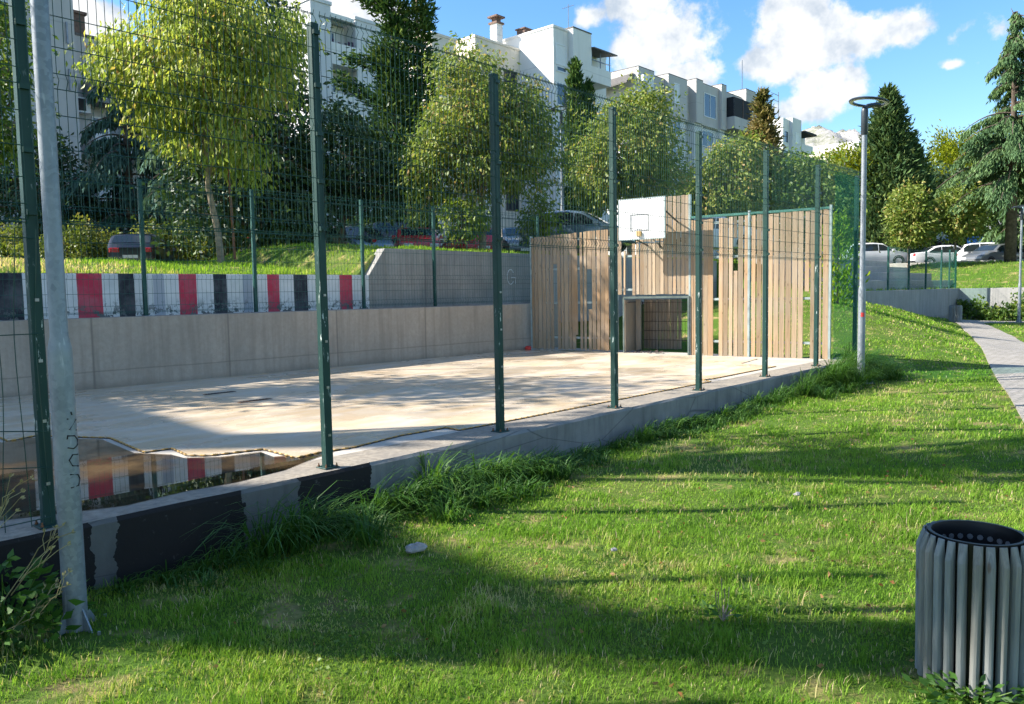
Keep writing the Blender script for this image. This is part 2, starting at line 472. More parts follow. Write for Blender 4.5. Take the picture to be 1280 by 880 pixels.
def paver_mat():
    k = NT('path_pavers')
    co = k.coord()
    br = k.n('ShaderNodeTexBrick'); k.l(co, br.inputs['Vector']); br.offset = .5
    br.inputs['Scale'].default_value = 1; br.inputs['Brick Width'].default_value = .22; br.inputs['Row Height'].default_value = .12
    br.inputs['Mortar Size'].default_value = .008
    br.inputs['Color1'].default_value = (.27, .245, .215, 1); br.inputs['Color2'].default_value = (.37, .335, .30, 1); br.inputs['Mortar'].default_value = (.13, .13, .08, 1)
    n = k.noise(co, 1.2, 5)
    c = k.mix(k.math('MULTIPLY', k.ramp(n, [(.4, 0.), (.7, 1.)]), .4), br.outputs['Color'], (.26, .24, .21))
    return k.done(k.pbr(c, .85, 0, .25, k.bump(k.math('SUBTRACT', 1, br.outputs['Fac']), .4, .01)))
M['paver'] = paver_mat()
def asphalt():
    k = NT('parking_asphalt'); n = k.noise(k.coord(), 40, 4); b = k.noise(k.coord(), .5, 4)
    c = k.mix(n, (.045, .045, .047), (.085, .083, .08)); c = k.mix(k.math('MULTIPLY', b, .4), c, (.11, .105, .1))
    return k.done(k.pbr(c, .9, 0, .3))
M['asphalt'] = asphalt()
M['kerbstone'] = simple('kerb_stone', (.42, .40, .37), .85, 0, .2, 4)

def render_mat(name, a, b, panel=None):
    k = NT(name); co = k.coord()
    n = k.noise(k.coord(scale=(1, 1, .3)), .5, 6, .65); n2 = k.noise(co, 3, 4)
    c = k.mix(k.ramp(n, [(.3, 0.), (.7, 1.)]), a, b)
    c = k.mix(k.math('MULTIPLY', k.ramp(k.noise(k.coord(scale=(1.5, 1.5, .12)), 1.2, 5), [(.55, 0.), (.8, 1.)]), .30), c, tuple(x*.6 for x in a))
    if panel:
        x, y, z = k.sep(co)
        d = k.math('ABSOLUTE', k.math('SUBTRACT', k.math('FRACT', k.math('DIVIDE', z, panel)), .5))
        c = k.mix(k.math('MULTIPLY', k.ramp(d, [(0, 1.), (.02, 0.)]), .35), c, tuple(x*.5 for x in a))
    return k.done(k.pbr(c, .85, 0, .2, k.bump(n2, .1, .02)))
M['white_wall'] = render_mat('white_render', (.68, .67, .64), (.80, .79, .76), 2.9)
M['grey_wall'] = render_mat('grey_render', (.44, .42, .40), (.54, .52, .49), 2.9)
M['cool_wall'] = render_mat('pale_grey_render', (.60, .60, .60), (.70, .70, .69), 2.9)
M['cream_wall'] = render_mat('cream_render', (.68, .60, .50), (.78, .70, .60), 2.9)
M['dark_wall'] = render_mat('dim_render', (.20, .20, .20), (.27, .27, .27))  # shade of the ground floor recess put into the wall colour; dark balcony shares it
def glass_mat(name, col, rough=.08):
    k = NT(name); n = k.noise(k.coord(), .8, 3)
    return k.done(k.pbr(k.mix(n, tuple(x*.5 for x in col), col), rough, 0, .8))
M['glass'] = glass_mat('window_glass', (.06, .09, .12))
M['car_glass'] = glass_mat('car_glass', (.025, .035, .04), .04)
M['shutter'] = simple('pale_shutter', (.72, .73, .73), .6, 0, .05)
M['dark_void'] = simple('dark_window_fill', (.02, .025, .03), .6, 0, .4)  # near-black fill for window panes of the cream block
M['frame_white'] = simple('white_window_frame', (.75, .76, .77), .5, 0, .05)
M['awning'] = simple('black_awning', (.015, .016, .02), .8, 0, .3)
M['roof_dark'] = simple('roof_edge_metal', (.12, .11, .10), .7, .2, .3)
M['brick'] = simple('brown_brick', (.16, .10, .075), .85, 0, .3)
M['laundry'] = simple('laundry_cloth', (.05, .03, .06), .9, 0, .8, 9)
M['metal_grey'] = simple('grey_antenna_metal', (.25, .26, .28), .4, .6, .2)
M['fence_wood'] = simple('dark_fence_boards', (.075, .075, .055), .85, 0, .35, 3)
M['tyre'] = simple('tyre_rubber', (.018, .018, .019), .85, 0, .2)
M['rim'] = simple('alloy_rim', (.45, .46, .48), .35, .6, .15)
M['headlight'] = simple('headlight_lens', (.70, .73, .76), .15, 0, .05)
M['taillight'] = simple('taillight_lens', (.45, .012, .02), .2, 0, .15)
M['plate'] = simple('number_plate', (.72, .73, .72), .5, 0, .05)
M['black_plastic'] = simple('black_plastic', (.02, .02, .022), .6, 0, .2)
def paint(name, col, metal=.0):
    k = NT(name)
    return k.done(k.pbr(k.mix(k.ramp(k.noise(k.coord(), 1.4, 4), [(.3, 0.), (.7, 1.)]), tuple(x*.88 for x in col), col), .28, metal, .5, None, Coat_Weight=.6, Coat_Roughness=.06))
def rock_mat():
    k = NT('limestone'); co = k.coord('World')
    n = k.noise(co, .012, 9, .7); n2 = k.noise(co, .05, 6, .7)
    c = k.mix(k.ramp(n, [(.42, 0.), (.58, 1.)]), (.16, .17, .11), (.36, .345, .33))
    c = k.mix(k.ramp(n2, [(.4, 0.), (.6, .6)]), c, (.40, .385, .37))
    return k.done(k.pbr(c, .95, 0, .1, k.bump(n2, 1, 8)))
M['rock'] = rock_mat()

# foliage
M['leaf_yellow'] = leaf_mat('yellowing_leaves', [(0, (0.155, 0.240, 0.049)), (.35, (0.310, 0.400, 0.070)), (.72, (0.497, 0.528, 0.112)), (.92, (0.652, 0.576, 0.169)), (1, (0.590, 0.320, 0.169))], .5)
M['leaf_olive'] = leaf_mat('olive_leaves', [(0, (0.083, 0.148, 0.028)), (.45, (0.191, 0.268, 0.050)), (.8, (0.345, 0.370, 0.090)), (1, (0.544, 0.352, 0.139))], .42)
M['leaf_mid'] = leaf_mat('mid_green_leaves', [(0, (0.059, 0.126, 0.024)), (.6, (0.144, 0.236, 0.040)), (1, (0.338, 0.371, 0.085))], .42)
M['leaf_light'] = leaf_mat('light_green_leaves', [(0, (0.104, 0.182, 0.026)), (.6, (0.208, 0.299, 0.039)), (1, (0.364, 0.390, 0.078))], .48)
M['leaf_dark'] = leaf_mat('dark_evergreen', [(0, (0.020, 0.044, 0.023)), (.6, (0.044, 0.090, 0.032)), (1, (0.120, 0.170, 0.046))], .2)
M['cypress'] = leaf_mat('cypress_scale', [(0, (0.028, 0.063, 0.023)), (.6, (0.066, 0.127, 0.035)), (1, (0.167, 0.220, 0.053))], .2, gloss=False)
M['cypress_blue'] = leaf_mat('tall_conifer_scale', [(0, (0.035, 0.074, 0.035)), (.6, (0.085, 0.144, 0.053)), (1, (0.176, 0.220, 0.079))], .2, gloss=False)
M['conifer_gold'] = leaf_mat('golden_conifer', [(0, (0.065, 0.085, 0.026)), (.5, (0.182, 0.169, 0.058)), (1, (0.325, 0.234, 0.104))], .25, gloss=False)
M['cedar'] = leaf_mat('deodar_needles', [(0, (0.062, 0.123, 0.062)), (.6, (0.132, 0.220, 0.097)), (1, (0.263, 0.351, 0.150))], .3, gloss=False)
M['cedar_blue'] = leaf_mat('blue_cedar_needles', [(0, (0.042, 0.088, 0.075)), (.6, (0.093, 0.162, 0.130)), (1, (0.208, 0.291, 0.229))], .25, gloss=False)
M['pine'] = leaf_mat('lime_pine', [(0, (.12, .17, .015)), (.6, (.25, .29, .02)), (1, (.38, .38, .05))], .4, gloss=False)
M['thuja'] = leaf_mat('bright_thuja', [(0, (.10, .20, .012)), (.6, (.22, .34, .018)), (1, (.38, .42, .03))], .4, gloss=False)
M['hedge'] = leaf_mat('hedge_leaves', [(0, (0.084, 0.126, 0.021)), (.6, (0.196, 0.238, 0.042)), (.9, (0.336, 0.322, 0.084)), (1, (0.448, 0.336, 0.140))], .42)
M['weed'] = leaf_mat('long_weed_grass', [(0, (0.031, 0.089, 0.015)), (.6, (0.072, 0.176, 0.026)), (1, (0.166, 0.259, 0.052))], .4)
M['grass'] = leaf_mat('lawn_grass', [(0, (0.099, 0.220, 0.028)), (.5, (0.205, 0.365, 0.043)), (.82, (0.338, 0.459, 0.079)), (.93, (0.586, 0.492, 0.238)), (1, (0.747, 0.560, 0.396))], .45, gloss=False)
M['dry'] = leaf_mat('dry_stalks', [(0, (.30, .25, .12)), (1, (.5, .44, .26))], .3, gloss=False)
M['dead_leaf'] = leaf_mat('fallen_dead_leaves', [(0, (.22, .10, .04)), (1, (.45, .28, .14))], .3, gloss=False)

# ------------------------------------------------------------------ camera
cam = bpy.data.cameras.new('camera'); camo = bpy.data.objects.new('camera', cam); COL.objects.link(camo)
cam.sensor_fit = 'HORIZONTAL'; cam.sensor_width = 36; cam.lens = 36*1000/1280
cam.clip_start = .05; cam.clip_end = 9000
def set_cam():
    pit, ro = R(4.248), R(-.998)
    fwd = Vector((0, math.cos(pit), -math.sin(pit)))
    up = Vector((0, math.sin(pit), math.cos(pit)))
    rt = Vector((1, 0, 0))
    cr, sr = math.cos(ro), math.sin(ro)
    # image axes turned by the roll
    rt2 = rt*cr + up*sr
    up2 = up*cr - rt*sr
    m = Matrix((rt2, up2, -fwd)).transposed().to_4x4()
    m.translation = Vector((0, 0, 1.504))
    camo.matrix_world = m
set_cam()
sc.camera = camo

# ------------------------------------------------------------------ light
EL = R(37.)
SUN_ROT = R(270)
wd = bpy.data.worlds.new('World'); sc.world = wd; wd.use_nodes = True
def world():
    nt = wd.node_tree; nt.nodes.clear()
    N = lambda t, **kw: (lambda nd: ([setattr(nd, a, b) for a, b in kw.items()], nd)[1])(nt.nodes.new(t))
    L = nt.links.new
    sky = N('ShaderNodeTexSky', sky_type='NISHITA'); sky.sun_disc = False
    sky.sun_elevation = EL; sky.sun_rotation = SUN_ROT
    sky.altitude = 50; sky.air_density = 1.0; sky.dust_density = .35; sky.ozone_density = 2.2
    bg = N('ShaderNodeBackground'); bg.inputs[1].default_value = .101
    hs = N('ShaderNodeHueSaturation'); hs.inputs['Saturation'].default_value = 1.25
    L(sky.outputs[0], hs.inputs['Color']); L(hs.outputs[0], bg.inputs[0])
    tc = N('ShaderNodeTexCoord').outputs['Generated']
    def vmath(op, a, b):
        nd = N('ShaderNodeVectorMath', operation=op)
        for i, q in enumerate((a, b)):
            if isinstance(q, bpy.types.NodeSocket): L(q, nd.inputs[i])
            else: nd.inputs[i].default_value = q
        return nd
    def m(op, a, b=0., c=0.):
        nd = N('ShaderNodeMath', operation=op)
        for i, q in enumerate((a, b, c)):
            if isinstance(q, bpy.types.NodeSocket): L(q, nd.inputs[i])
            else: nd.inputs[i].default_value = q
        return nd.outputs[0]
    # cumulus banks: (azimuth tangent, elevation tangent, half width, half height, weight)
    blobs = [(.195,.300,.075,.062,1), (.160,.345,.055,.040,1), (.215,.262,.060,.028,1), (.140,.300,.035,.040,.9), (.230,.262,.03,.02,.9), (.105,.335,.035,.03,.7),
             (.370,.300,.085,.060,1), (.435,.308,.080,.036,1), (.325,.272,.050,.036,1), (.390,.245,.060,.040,1), (.350,.335,.060,.034,1), (.480,.305,.042,.024,.9), (.360,.222,.050,.024,.85), 
             (.543,.268,.026,.011,.72), (.605,.312,.060,.026,.58), (.575,.27,.024,.012,.5),
             (-.200,.342,.095,.050,1), (-.140,.325,.050,.045,.9), (-.52,.34,.07,.035,.9), (-.35,.40,.1,.04,.8), (-.13,.240,.05,.03,.8),
             (.75,.34,.12,.05,.9), (-.9,.3,.2,.07,.9)]
    def fbm(scale, off=(0,0,0), det=8, rough=.6):
        mp = N('ShaderNodeMapping'); L(tc, mp.inputs['Vector']); mp.inputs['Location'].default_value = off
        nz = N('ShaderNodeTexNoise'); nz.inputs['Scale'].default_value = scale; nz.inputs['Detail'].default_value = det; nz.inputs['Roughness'].default_value = rough
        L(mp.outputs[0], nz.inputs['Vector']); return nz.outputs[0]
    dens = None
    for (cx, cz, rx, rz, wt) in blobs:
        c = Vector((cx, 1, cz)).normalized()
        right = Vector((0, 0, 1)).cross(-c).normalized(); right = Vector((c.y, -c.x, 0)).normalized()
        up = right.cross(c).normalized()
        d = vmath('SUBTRACT', tc, tuple(c)).outputs[0]
        u = vmath('DOT_PRODUCT', d, tuple(right/rx)).outputs['Value']
        v = vmath('DOT_PRODUCT', d, tuple(up/rz)).outputs['Value']
        r2 = m('ADD', m('MULTIPLY', u, u), m('MULTIPLY', v, v))
        b = m('MULTIPLY', m('MAXIMUM', m('SUBTRACT', 1.15, m('SQRT', r2)), -.6), wt)
        dens = b if dens is None else m('MAXIMUM', dens, b)
    # bright cloud added out of view, overhead and behind, to lift the fill light
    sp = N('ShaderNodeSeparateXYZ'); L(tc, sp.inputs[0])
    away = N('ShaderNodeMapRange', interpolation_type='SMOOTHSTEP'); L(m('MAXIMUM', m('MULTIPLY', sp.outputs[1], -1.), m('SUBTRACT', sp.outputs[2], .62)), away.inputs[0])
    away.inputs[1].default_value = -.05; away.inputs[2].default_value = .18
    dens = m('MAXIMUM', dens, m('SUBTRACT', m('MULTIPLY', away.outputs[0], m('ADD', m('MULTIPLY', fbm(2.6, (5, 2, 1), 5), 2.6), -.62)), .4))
    n1 = fbm(16, (0, 0, 0), 6, .62); n2 = fbm(26, (.02, .0, -.012), 4, .6)
    dd = m('ADD', dens, m('MULTIPLY', m('SUBTRACT', n1, .5), 1.75))
    rp = N('ShaderNodeMapRange', interpolation_type='SMOOTHSTEP'); L(dd, rp.inputs[0]); rp.inputs[1].default_value = .34; rp.inputs[2].default_value = .66
    # brighter where the cloud is thick towards the sun side
    lit = m('ADD', m('MULTIPLY', m('SUBTRACT', dd, .5), .35), m('MULTIPLY', m('SUBTRACT', n2, .38), 2.6))
    rl = N('ShaderNodeMapRange', interpolation_type='SMOOTHSTEP'); L(lit, rl.inputs[0]); rl.inputs[1].default_value = -.35; rl.inputs[2].default_value = .75
    mc = N('ShaderNodeMix', data_type='RGBA'); L(rl.outputs[0], mc.inputs[0])
    mc.inputs[6].default_value = (.50, .58, .68, 1); mc.inputs[7].default_value = (.98, .98, .97, 1)
    cl = N('ShaderNodeBackground'); cl.inputs[1].default_value = CLOUD; L(mc.outputs[2], cl.inputs[0])
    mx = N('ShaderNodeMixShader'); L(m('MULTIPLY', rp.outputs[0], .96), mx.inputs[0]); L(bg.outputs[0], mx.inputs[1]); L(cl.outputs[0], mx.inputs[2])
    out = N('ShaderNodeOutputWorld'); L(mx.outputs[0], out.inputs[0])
CLOUD = .43
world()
sl = bpy.data.lights.new('sun', 'SUN'); sl.energy = 4.7; sl.angle = R(.53); sl.color = (1., .945, .86)
so = bpy.data.objects.new('sun', sl); COL.objects.link(so)
sdir = Vector((-math.cos(EL), 0, math.sin(EL)))
so.rotation_euler = sdir.to_track_quat('Z', 'Y').to_euler(); so.location = (-30, 0, 30)
sc.view_settings.view_transform = 'Standard'; sc.view_settings.look = 'None'
sc.view_settings.exposure = 1.45; sc.view_settings.gamma = 1
sc.render.engine = 'CYCLES'
cy = sc.cycles
cy.max_bounces = 5; cy.diffuse_bounces = 2; cy.glossy_bounces = 2; cy.transmission_bounces = 3; cy.transparent_max_bounces = 12
cy.use_denoising = True
try: cy.use_light_tree = False
except Exception: pass
cy.use_adaptive_sampling = True; cy.adaptive_threshold = .02
try: cy.denoiser = 'OPENIMAGEDENOISE'
except Exception: pass
cy.sample_clamp_indirect = 4

# ------------------------------------------------------------------ ground, path, parking
def lines(*parts):
    out = []
    for a, b, n in parts: out += list(np.linspace(a, b, n, endpoint=False))
    return np.array(out)
def make_ground():
    s = np.concatenate([lines((-900,-100,5),(-100,-30.1,6),(-30.1,-9,10),(-9,12.9,50)), [12.9, 12.949, 12.96], lines((13.1,24.05,26)), [24.06, 24.09, 24.12], lines((24.5,41.05,34)),
                        [41.06, 41.1, 41.14], lines((41.5,60,24),(60,120,10),(120,1500,8)), [1500, 6000]])
    t = np.concatenate([[-6000], lines((-900,-120,6),(-120,-30,10),(-30,-9.1,42)), [-9.0, -8.96, -8.94, -8.92, -8.7, -8.3], lines((-8.0,-4.5,12)), [-4.47, -4.44, -4.41, -4.38], lines((-4.1,-.1,12)),
                        [.08, .11, .13], lines((.3,12,34),(12,40,16),(40,200,8)), [200, 900, 3000]])
    S, T = np.meshgrid(s, t, indexing='ij')
    Z = terrain(S, T)
    X = OX+AX*S+AY*T; Yy = OY+AY*S-AX*T
    nv, nt_ = S.shape
    v = np.stack([X, Yy, Z], -1).reshape(-1, 3)
    i, j = np.meshgrid(np.arange(nv-1), np.arange(nt_-1), indexing='ij')
    a = (i*nt_+j).ravel()
    f = np.stack([a, a+1, a+nt_+1, a+nt_], -1)
    me = bpy.data.meshes.new('ground'); me.from_pydata(v.tolist(), [], f[:, ::-1].tolist())
    me.polygons.foreach_set('use_smooth', [True]*len(me.polygons))
    me.materials.append(M['ground'])
    o = bpy.data.objects.new('ground', me); COL.objects.link(o)
    tag(o, kind='structure')
make_ground()

# paved path: straight run from the near right to the far wall, then bending right along it
path_l = [(3.2,3.6),(6.75,10.4),(12.3,21.),(18.6,33.1),(19.8,36.2),(20.9,38.2),(22.9,38.0),(26.4,35.3),(34,28.6)]
path_r = [(4.9,3.2),(8.3,10.0),(13.7,20.6),(19.7,32.7),(20.7,35.2),(21.6,36.4),(22.6,36.2),(25.4,33.9),(33,27)]
def resample(p, n):
    p = np.array(p, float); d = np.concatenate([[0], np.cumsum(np.linalg.norm(np.diff(p, axis=0), axis=1))])
    q = np.linspace(0, d[-1], n); return np.stack([np.interp(q, d, p[:, 0]), np.interp(q, d, p[:, 1])], -1), q
PL, dl = resample(path_l, 90); PR, _ = resample(path_r, 90)
def path_center_dist(x, y):
    c = (PL+PR)/2
    return np.min(np.hypot(x[:, None]-c[None, :, 0], y[:, None]-c[None, :, 1]), axis=1)
mb = MB()
for i in range(89):
    q = [PL[i], PR[i], PR[i+1], PL[i+1]]
    zs = [ground_z(*p)+.03 for p in q]
    mb.add([(p[0], p[1], z) for p, z in zip(q, zs)]+[(p[0], p[1], z-.12) for p, z in zip(q, zs)], [(0,1,2,3),(0,3,7,4),(1,5,6,2)])
tag(mb.build('path', M['paver'], rz=None), kind='structure')
mb = MB()
mb.sbox(13, 90, -34, -20.5, 2.2, 2.87); mb.sbox(-40, 12.99, -34, -22.5, 2.2, 2.435)
o = mb.build('parking_lot', M['asphalt'], loc=(OX, OY, 0), rz=ANG); tag(o, kind='structure')
mb = MB(); mb.sbox(52, 72, -15.5, 14, 2.5, 2.875)
o = mb.build('parking_road', M['asphalt'], loc=(OX, OY, 0), rz=ANG); tag(o, kind='structure')
mb = MB()
mb.sbox(13, 51.9, -20.5, -20.35, 2.4, 2.95); mb.sbox(-40, 12.99, -22.5, -22.35, 2.1, 2.51); mb.sbox(51.85, 52, -15.35, 14, 2.4, 2.98)
o = mb.build('parking_kerb', M['kerbstone'], loc=(OX, OY, 0), rz=ANG); tag(o, kind='structure')

# distant limestone ridge
def ridge():
    from mathutils import noise as mn
    n, mrows = 190, 44
    v = []; f = []
    prof_u = np.array([-900, -300, 300, 700, 860, 960, 1010, 1060, 1130, 1250, 1500, 1900, 2600])
    prof_h = np.array([120, 150, 210, 330, 430, 500, 470, 500, 425, 300, 235, 200, 150])
    for i in range(n):
        x = -900+3500*i/(n-1)
        h = np.interp(x, prof_u, prof_h)
        for j in range(mrows):
            q = j/(mrows-1)
            p = Vector((x*.006, q*5, 0))
            r1 = mn.fractal(p, 1.0, 2.1, 6); r2 = mn.ridged_multi_fractal(p*1.7, 1.0, 2.2, 5, 1.0, 2.0)
            hh = h*math.sin(q*PI/2)**1.1
            v.append((x, 1900+q*700+r1*70, -5+max(0, hh+(r1*42+(r2-1)*24)*min(1, q*2.2))))
    for i in range(n-1):
        for j in range(mrows-1):
            a = i*mrows+j; f.append((a, a+mrows, a+mrows+1, a+1))
    mb = MB(); mb.add(v, f)
    tag(mb.build('hills', M['rock'], smooth=True), kind='structure')
ridge()

# ------------------------------------------------------------------ court
mb = MB(); mb.sbox(-9, 12.9, -8.4, -.36, -.78, -.004)
tag(mb.build('court_floor', M['slab'], loc=(OX, OY, 0), rz=ANG), kind='structure')
edge = [(-2.9,-8.3),(-2.2,-6.0),(-1.75,-5.1),(-1.33,-4.5),(-1.36,-3.88),(-1.05,-4.02),(-.59,-3.15),(-.72,-2.02),(-.45,-2.0),(-.53,-1.51),(-.4,-1.34),(.09,-1.2),(.05,-.57),(.34,-.61),(.68,-.55),(1.4,-.68),
        (2.05,-.65),(2.02,-.41),(2.58,-.395),(3.67,-.385),(4.83,-.38),(6.52,-.38),(7.72,-.38),(7.78,-.62),(8.13,-.55),(10.7,-.58),(10.9,-1.4),(12.1,-1.6)]
poly = [(s, -t) for s, t in edge]+[(12.15, 8.33), (-2.9, 8.33)]
mb = MB(); mb.prism(poly[::-1], -.002, .008)
tag(mb.build('court_tiles', M['tiles'], loc=(OX, OY, 0), rz=ANG), kind='structure')
# interlocking loops along the open edge of the floor tiles
mb = MB(); md = MB(); wav = []; jn = []
P, q = resample(edge[2:26], int(16.5/.05))
for i in range(len(P)-1):
    a = Vector((P[i][0], -P[i][1], .008)); b = Vector((P[i+1][0], -P[i+1][1], .008))
    d = (b-a); nrm = Vector((d.y, -d.x, 0)).normalized()
    wav += [a+nrm*(.014 if i % 2 else -.010)+Vector((0, 0, .004 if i % 2 else -.004)), a+d*.55+nrm*(.014 if i % 2 else -.010)+Vector((0, 0, .004 if i % 2 else -.004))]
    jn += [a-Vector((0,0,.008))+nrm*.006]
root = court_thing('floor_edging', 'yellow looped edging that zigzags along the open side of the court floor', 'edging')
mb.tube(wav, .0075, 5); md.tube(jn, .008, 4)
mb.build('edging_loops', M['trim'], root); md.build('edging_joint', M['trim_dark'], root)
# rain water standing at the low corner
pud = [(-5.6,-8.0),(-3.4,-7.9),(-2.95,-7.2),(-2.3,-6.05),(-1.85,-5.15),(-1.42,-4.55),(-1.43,-3.85),(-1.13,-3.93),(-.68,-3.15),(-.79,-2.1),(-.6,-1.7),(-.6,-1.45),(-.35,-1.2),(.0,-1.1),(-.05,-.8),(.25,-.63),(.5,-.57),(.1,-.40),(-.3,-.20),(-.8,-.12),(-1.2,-.16),(-1.7,-.10),(-2.2,-.30),(-2.8,-.55),(-3.6,-.9),(-4.6,-.8),(-5.8,-1.3)]
mb = MB(); n = len(pud)
mb.add([(s, -t, .004) for s, t in pud], [tuple(range(n))[::-1]])
tag(mb.build('puddle', M['water'], loc=(OX, OY, 0), rz=ANG), kind='structure')
# drain slots
for k_, (s_, t_) in enumerate([(2.15,-5.9),(2.0,-4.6)]):
    r_ = thing('floor_drain', ['narrow dark drain slot in court floor, the one nearer the long wall', 'narrow rusty drain slot in court floor, the one nearer the green posts'][k_], 'drain', W(s_, t_, .008), ANG, 'drain slots in the court floor')
    mb = MB(); mb.cbox(-.26, .26, -.05, .05, 0, .006, .004); mb.build('drain_frame', M['rust' if k_ else 'steel_dark'], r_)
    mb = MB()
    for i in range(9): mb.box(-.23+i*.052, -.2+i*.052, -.035, .035, .0062, .011)
    mb.build('grate', M['steel_dark'], r_)

def uneven_wall(s0, s1, t0, t1, z0, z1, step=.35, amp=.012):
    """a cast wall whose outer face and top edge wander a little"""
    mb = MB(); n = int((s1-s0)/step)+1
    ring = []
    for i in range(n+1):
        s = s0+(s1-s0)*i/n
        a = rnd.uniform(-amp, amp); b = rnd.uniform(-amp, amp*.3); c = rnd.uniform(-amp, amp)
        ring.append([(s, -t0, z0), (s, -t1-a*.5, z0), (s, -t1-a, (z0+z1)/2), (s, -t1-c*.6, z1-.03), (s, -t1+.025+c*.4, z1+b*.4), (s, -t0, z1)])
    vs = [p for r in ring for p in r]; fs = []
    for i in range(n):
        for k in range(5): fs.append((i*6+k, (i+1)*6+k, (i+1)*6+k+1, i*6+k+1))
        fs.append((i*6+5, (i+1)*6+5, (i+1)*6, i*6))
    fs.append((0,1,2,3,4,5)); fs.append(tuple(n*6+k for k in (5,4,3,2,1,0)))
    mb.add(vs, fs); return mb
o = uneven_wall(-9, 13.5, -.36, .155, -.85, 0).build('kerb_wall', M['kerb'], loc=(OX, OY, 0), rz=ANG)
tag(o, 'low rough concrete wall with black painted patches under the tall green posts', 'wall')
mb = MB(); mb.prism([(-9, 8.74), (13.2, 8.74), (13.2, 7.81), (-9, 8.72)][::-1], -.8, 1.2)
o = mb.build('court_wall', M['conc_court'], loc=(OX, OY, 0), rz=ANG, bev=.012)
tag(o, 'long beige concrete wall along the far side of the court', 'wall')
mb = MB(); mb.sbox(-9, 7.38, -9.0, -8.74, .6, 1.955)
o = mb.build('striped_wall', M['stripes'], loc=(OX, OY, 0), rz=ANG, bev=.01)
tag(o, 'white wall painted with red and black upright stripes behind the far fence', 'wall')
mb = MB(); mb.sbox(7.86, 24.0, -9.02, -8.74, .6, 2.575)
mb.prism([(7.384, 8.74), (7.384, 9.02), (7.858, 9.02), (7.858, 8.74)][::-1], .6, [2.57, 2.57, 1.955, 1.955])
o = mb.build('grey_wall', M['conc_grey'], loc=(OX, OY, 0), rz=ANG, bev=.01)
tag(o, 'stained grey concrete retaining wall between the striped wall and the wooden wall', 'wall')
mb = MB(); mb.sbox(24.3, 41.0, -4.55, -4.28, -.7, 1.33)
o = mb.build('far_wall', M['conc_front'], loc=(OX, OY, 0), rz=ANG, bev=.012)
tag(o, 'grey board marked concrete wall with a green fence on its top', 'wall')
mb = MB(); mb.sbox(41.004, 41.28, -4.55, 22, -.7, 1.32)
o = mb.build('far_wall', M['conc_plain'], loc=(OX, OY, 0), rz=ANG, bev=.012)
tag(o, 'grey concrete wall behind bushes where the path bends right', 'wall')
# small tag sprayed on the grey wall
mb = MB()
cx, cz = 12.2, 1.93
mb.tube([(cx+.17*math.cos(a)*.8, 8.735, cz+.2*math.sin(a)) for a in np.linspace(.6, 5.6, 14)], .011, 5)
mb.tube([(cx+.02, 8.735, cz-.02), (cx+.2, 8.735, cz-.02), (cx+.2, 8.735, cz-.18)], .011, 5)
o = mb.build('graffiti', M['cool_wall'], loc=(OX, OY, 0), rz=ANG)
tag(o, 'faint pale scrawl sprayed on stained grey wall', 'graffiti')

# ------------------------------------------------------------------ welded mesh fences
def wire_panel(s0, s1, z0, z1, folds, pitch, r, rows=None, tin=0., wob=0., spike=.03):
    """welded mesh: upright wires with V folds, doubled cross wires at the folds"""
    mb = MB()
    prof = [(z0, 0.)]
    for f in folds: prof += [(f-.05, 0.), (f, .035), (f+.05, 0.)]
    prof += [(z1, 0.), (z1+spike, .012)]
    prof = sorted(prof)
    n = max(2, int(round((s1-s0)/pitch)))
    for i in range(n+1):
        s = s0+(s1-s0)*i/n
        mb.tube([(s+(rnd.uniform(-wob, wob) if wob else 0), -(tin+y+(rnd.uniform(-wob, wob)*2 if wob else 0)), z) for z, y in prof], r, 3, cap=False)
    zr = [z0+.03, z1]+[f-.05 for f in folds]+[f+.05 for f in folds]
    if rows: zr += rows
    for z in zr:
        mb.tube([(s0+(s1-s0)*k/6, -(tin+(rnd.uniform(-wob, wob)*3 if wob else 0)+.004), z+(rnd.uniform(-wob, wob)*3 if wob else 0)) for k in range(7)], r*1.15, 4, cap=False)
    return mb
def post_mb(s, h, w, plate=True, z=0., tt=0.):
    mb = MB(); w2 = w/2
    mb.cbox(s-w2, s+w2, -tt-w2, -tt+w2, z, z+h, .006)
    return mb
POSTS = [-2.24, 0, 2.24, 4.42, 6.62, 8.91, 11.18, 13.30]
fence = court_thing('court_fence', 'tall green mesh fence along the lawn side, lower panels mostly gone', 'fence')
for s in [-8.9, -6.7, -4.46]+POSTS:
    p = post_mb(s, 3.8, .075).build('post', M['post'], fence)
    mb = MB()
    mb.cbox(s-.075, s+.075, -.075, .075, .0005, .010, .004)
    pl = mb.build('base_plate', M['post'], p)
    mb = MB()
    for a in (-.055, .055):
        for b in (-.055, .055):
            MB().lathe([(.011, .010), (.011, .022), (.006, .024), (.006, .040)], 6, (s+a, b, 0)).build('bolt', M['rust'], p)
    mb = MB()
    for z in (2.06, 2.46, 2.86, 3.26, 3.7):
        MB().box(s-.03, s+.03, -.062, -.0385, z, z+.035).build('clamp', M['post'], p)
    for z in (.28, .7, 1.1, 1.5): MB().box(s-.012, s+.012, -.046, -.0385, z, z+.02).build('clamp', M['bolt'], p)
allp = [-8.9, -6.7, -4.46]+POSTS
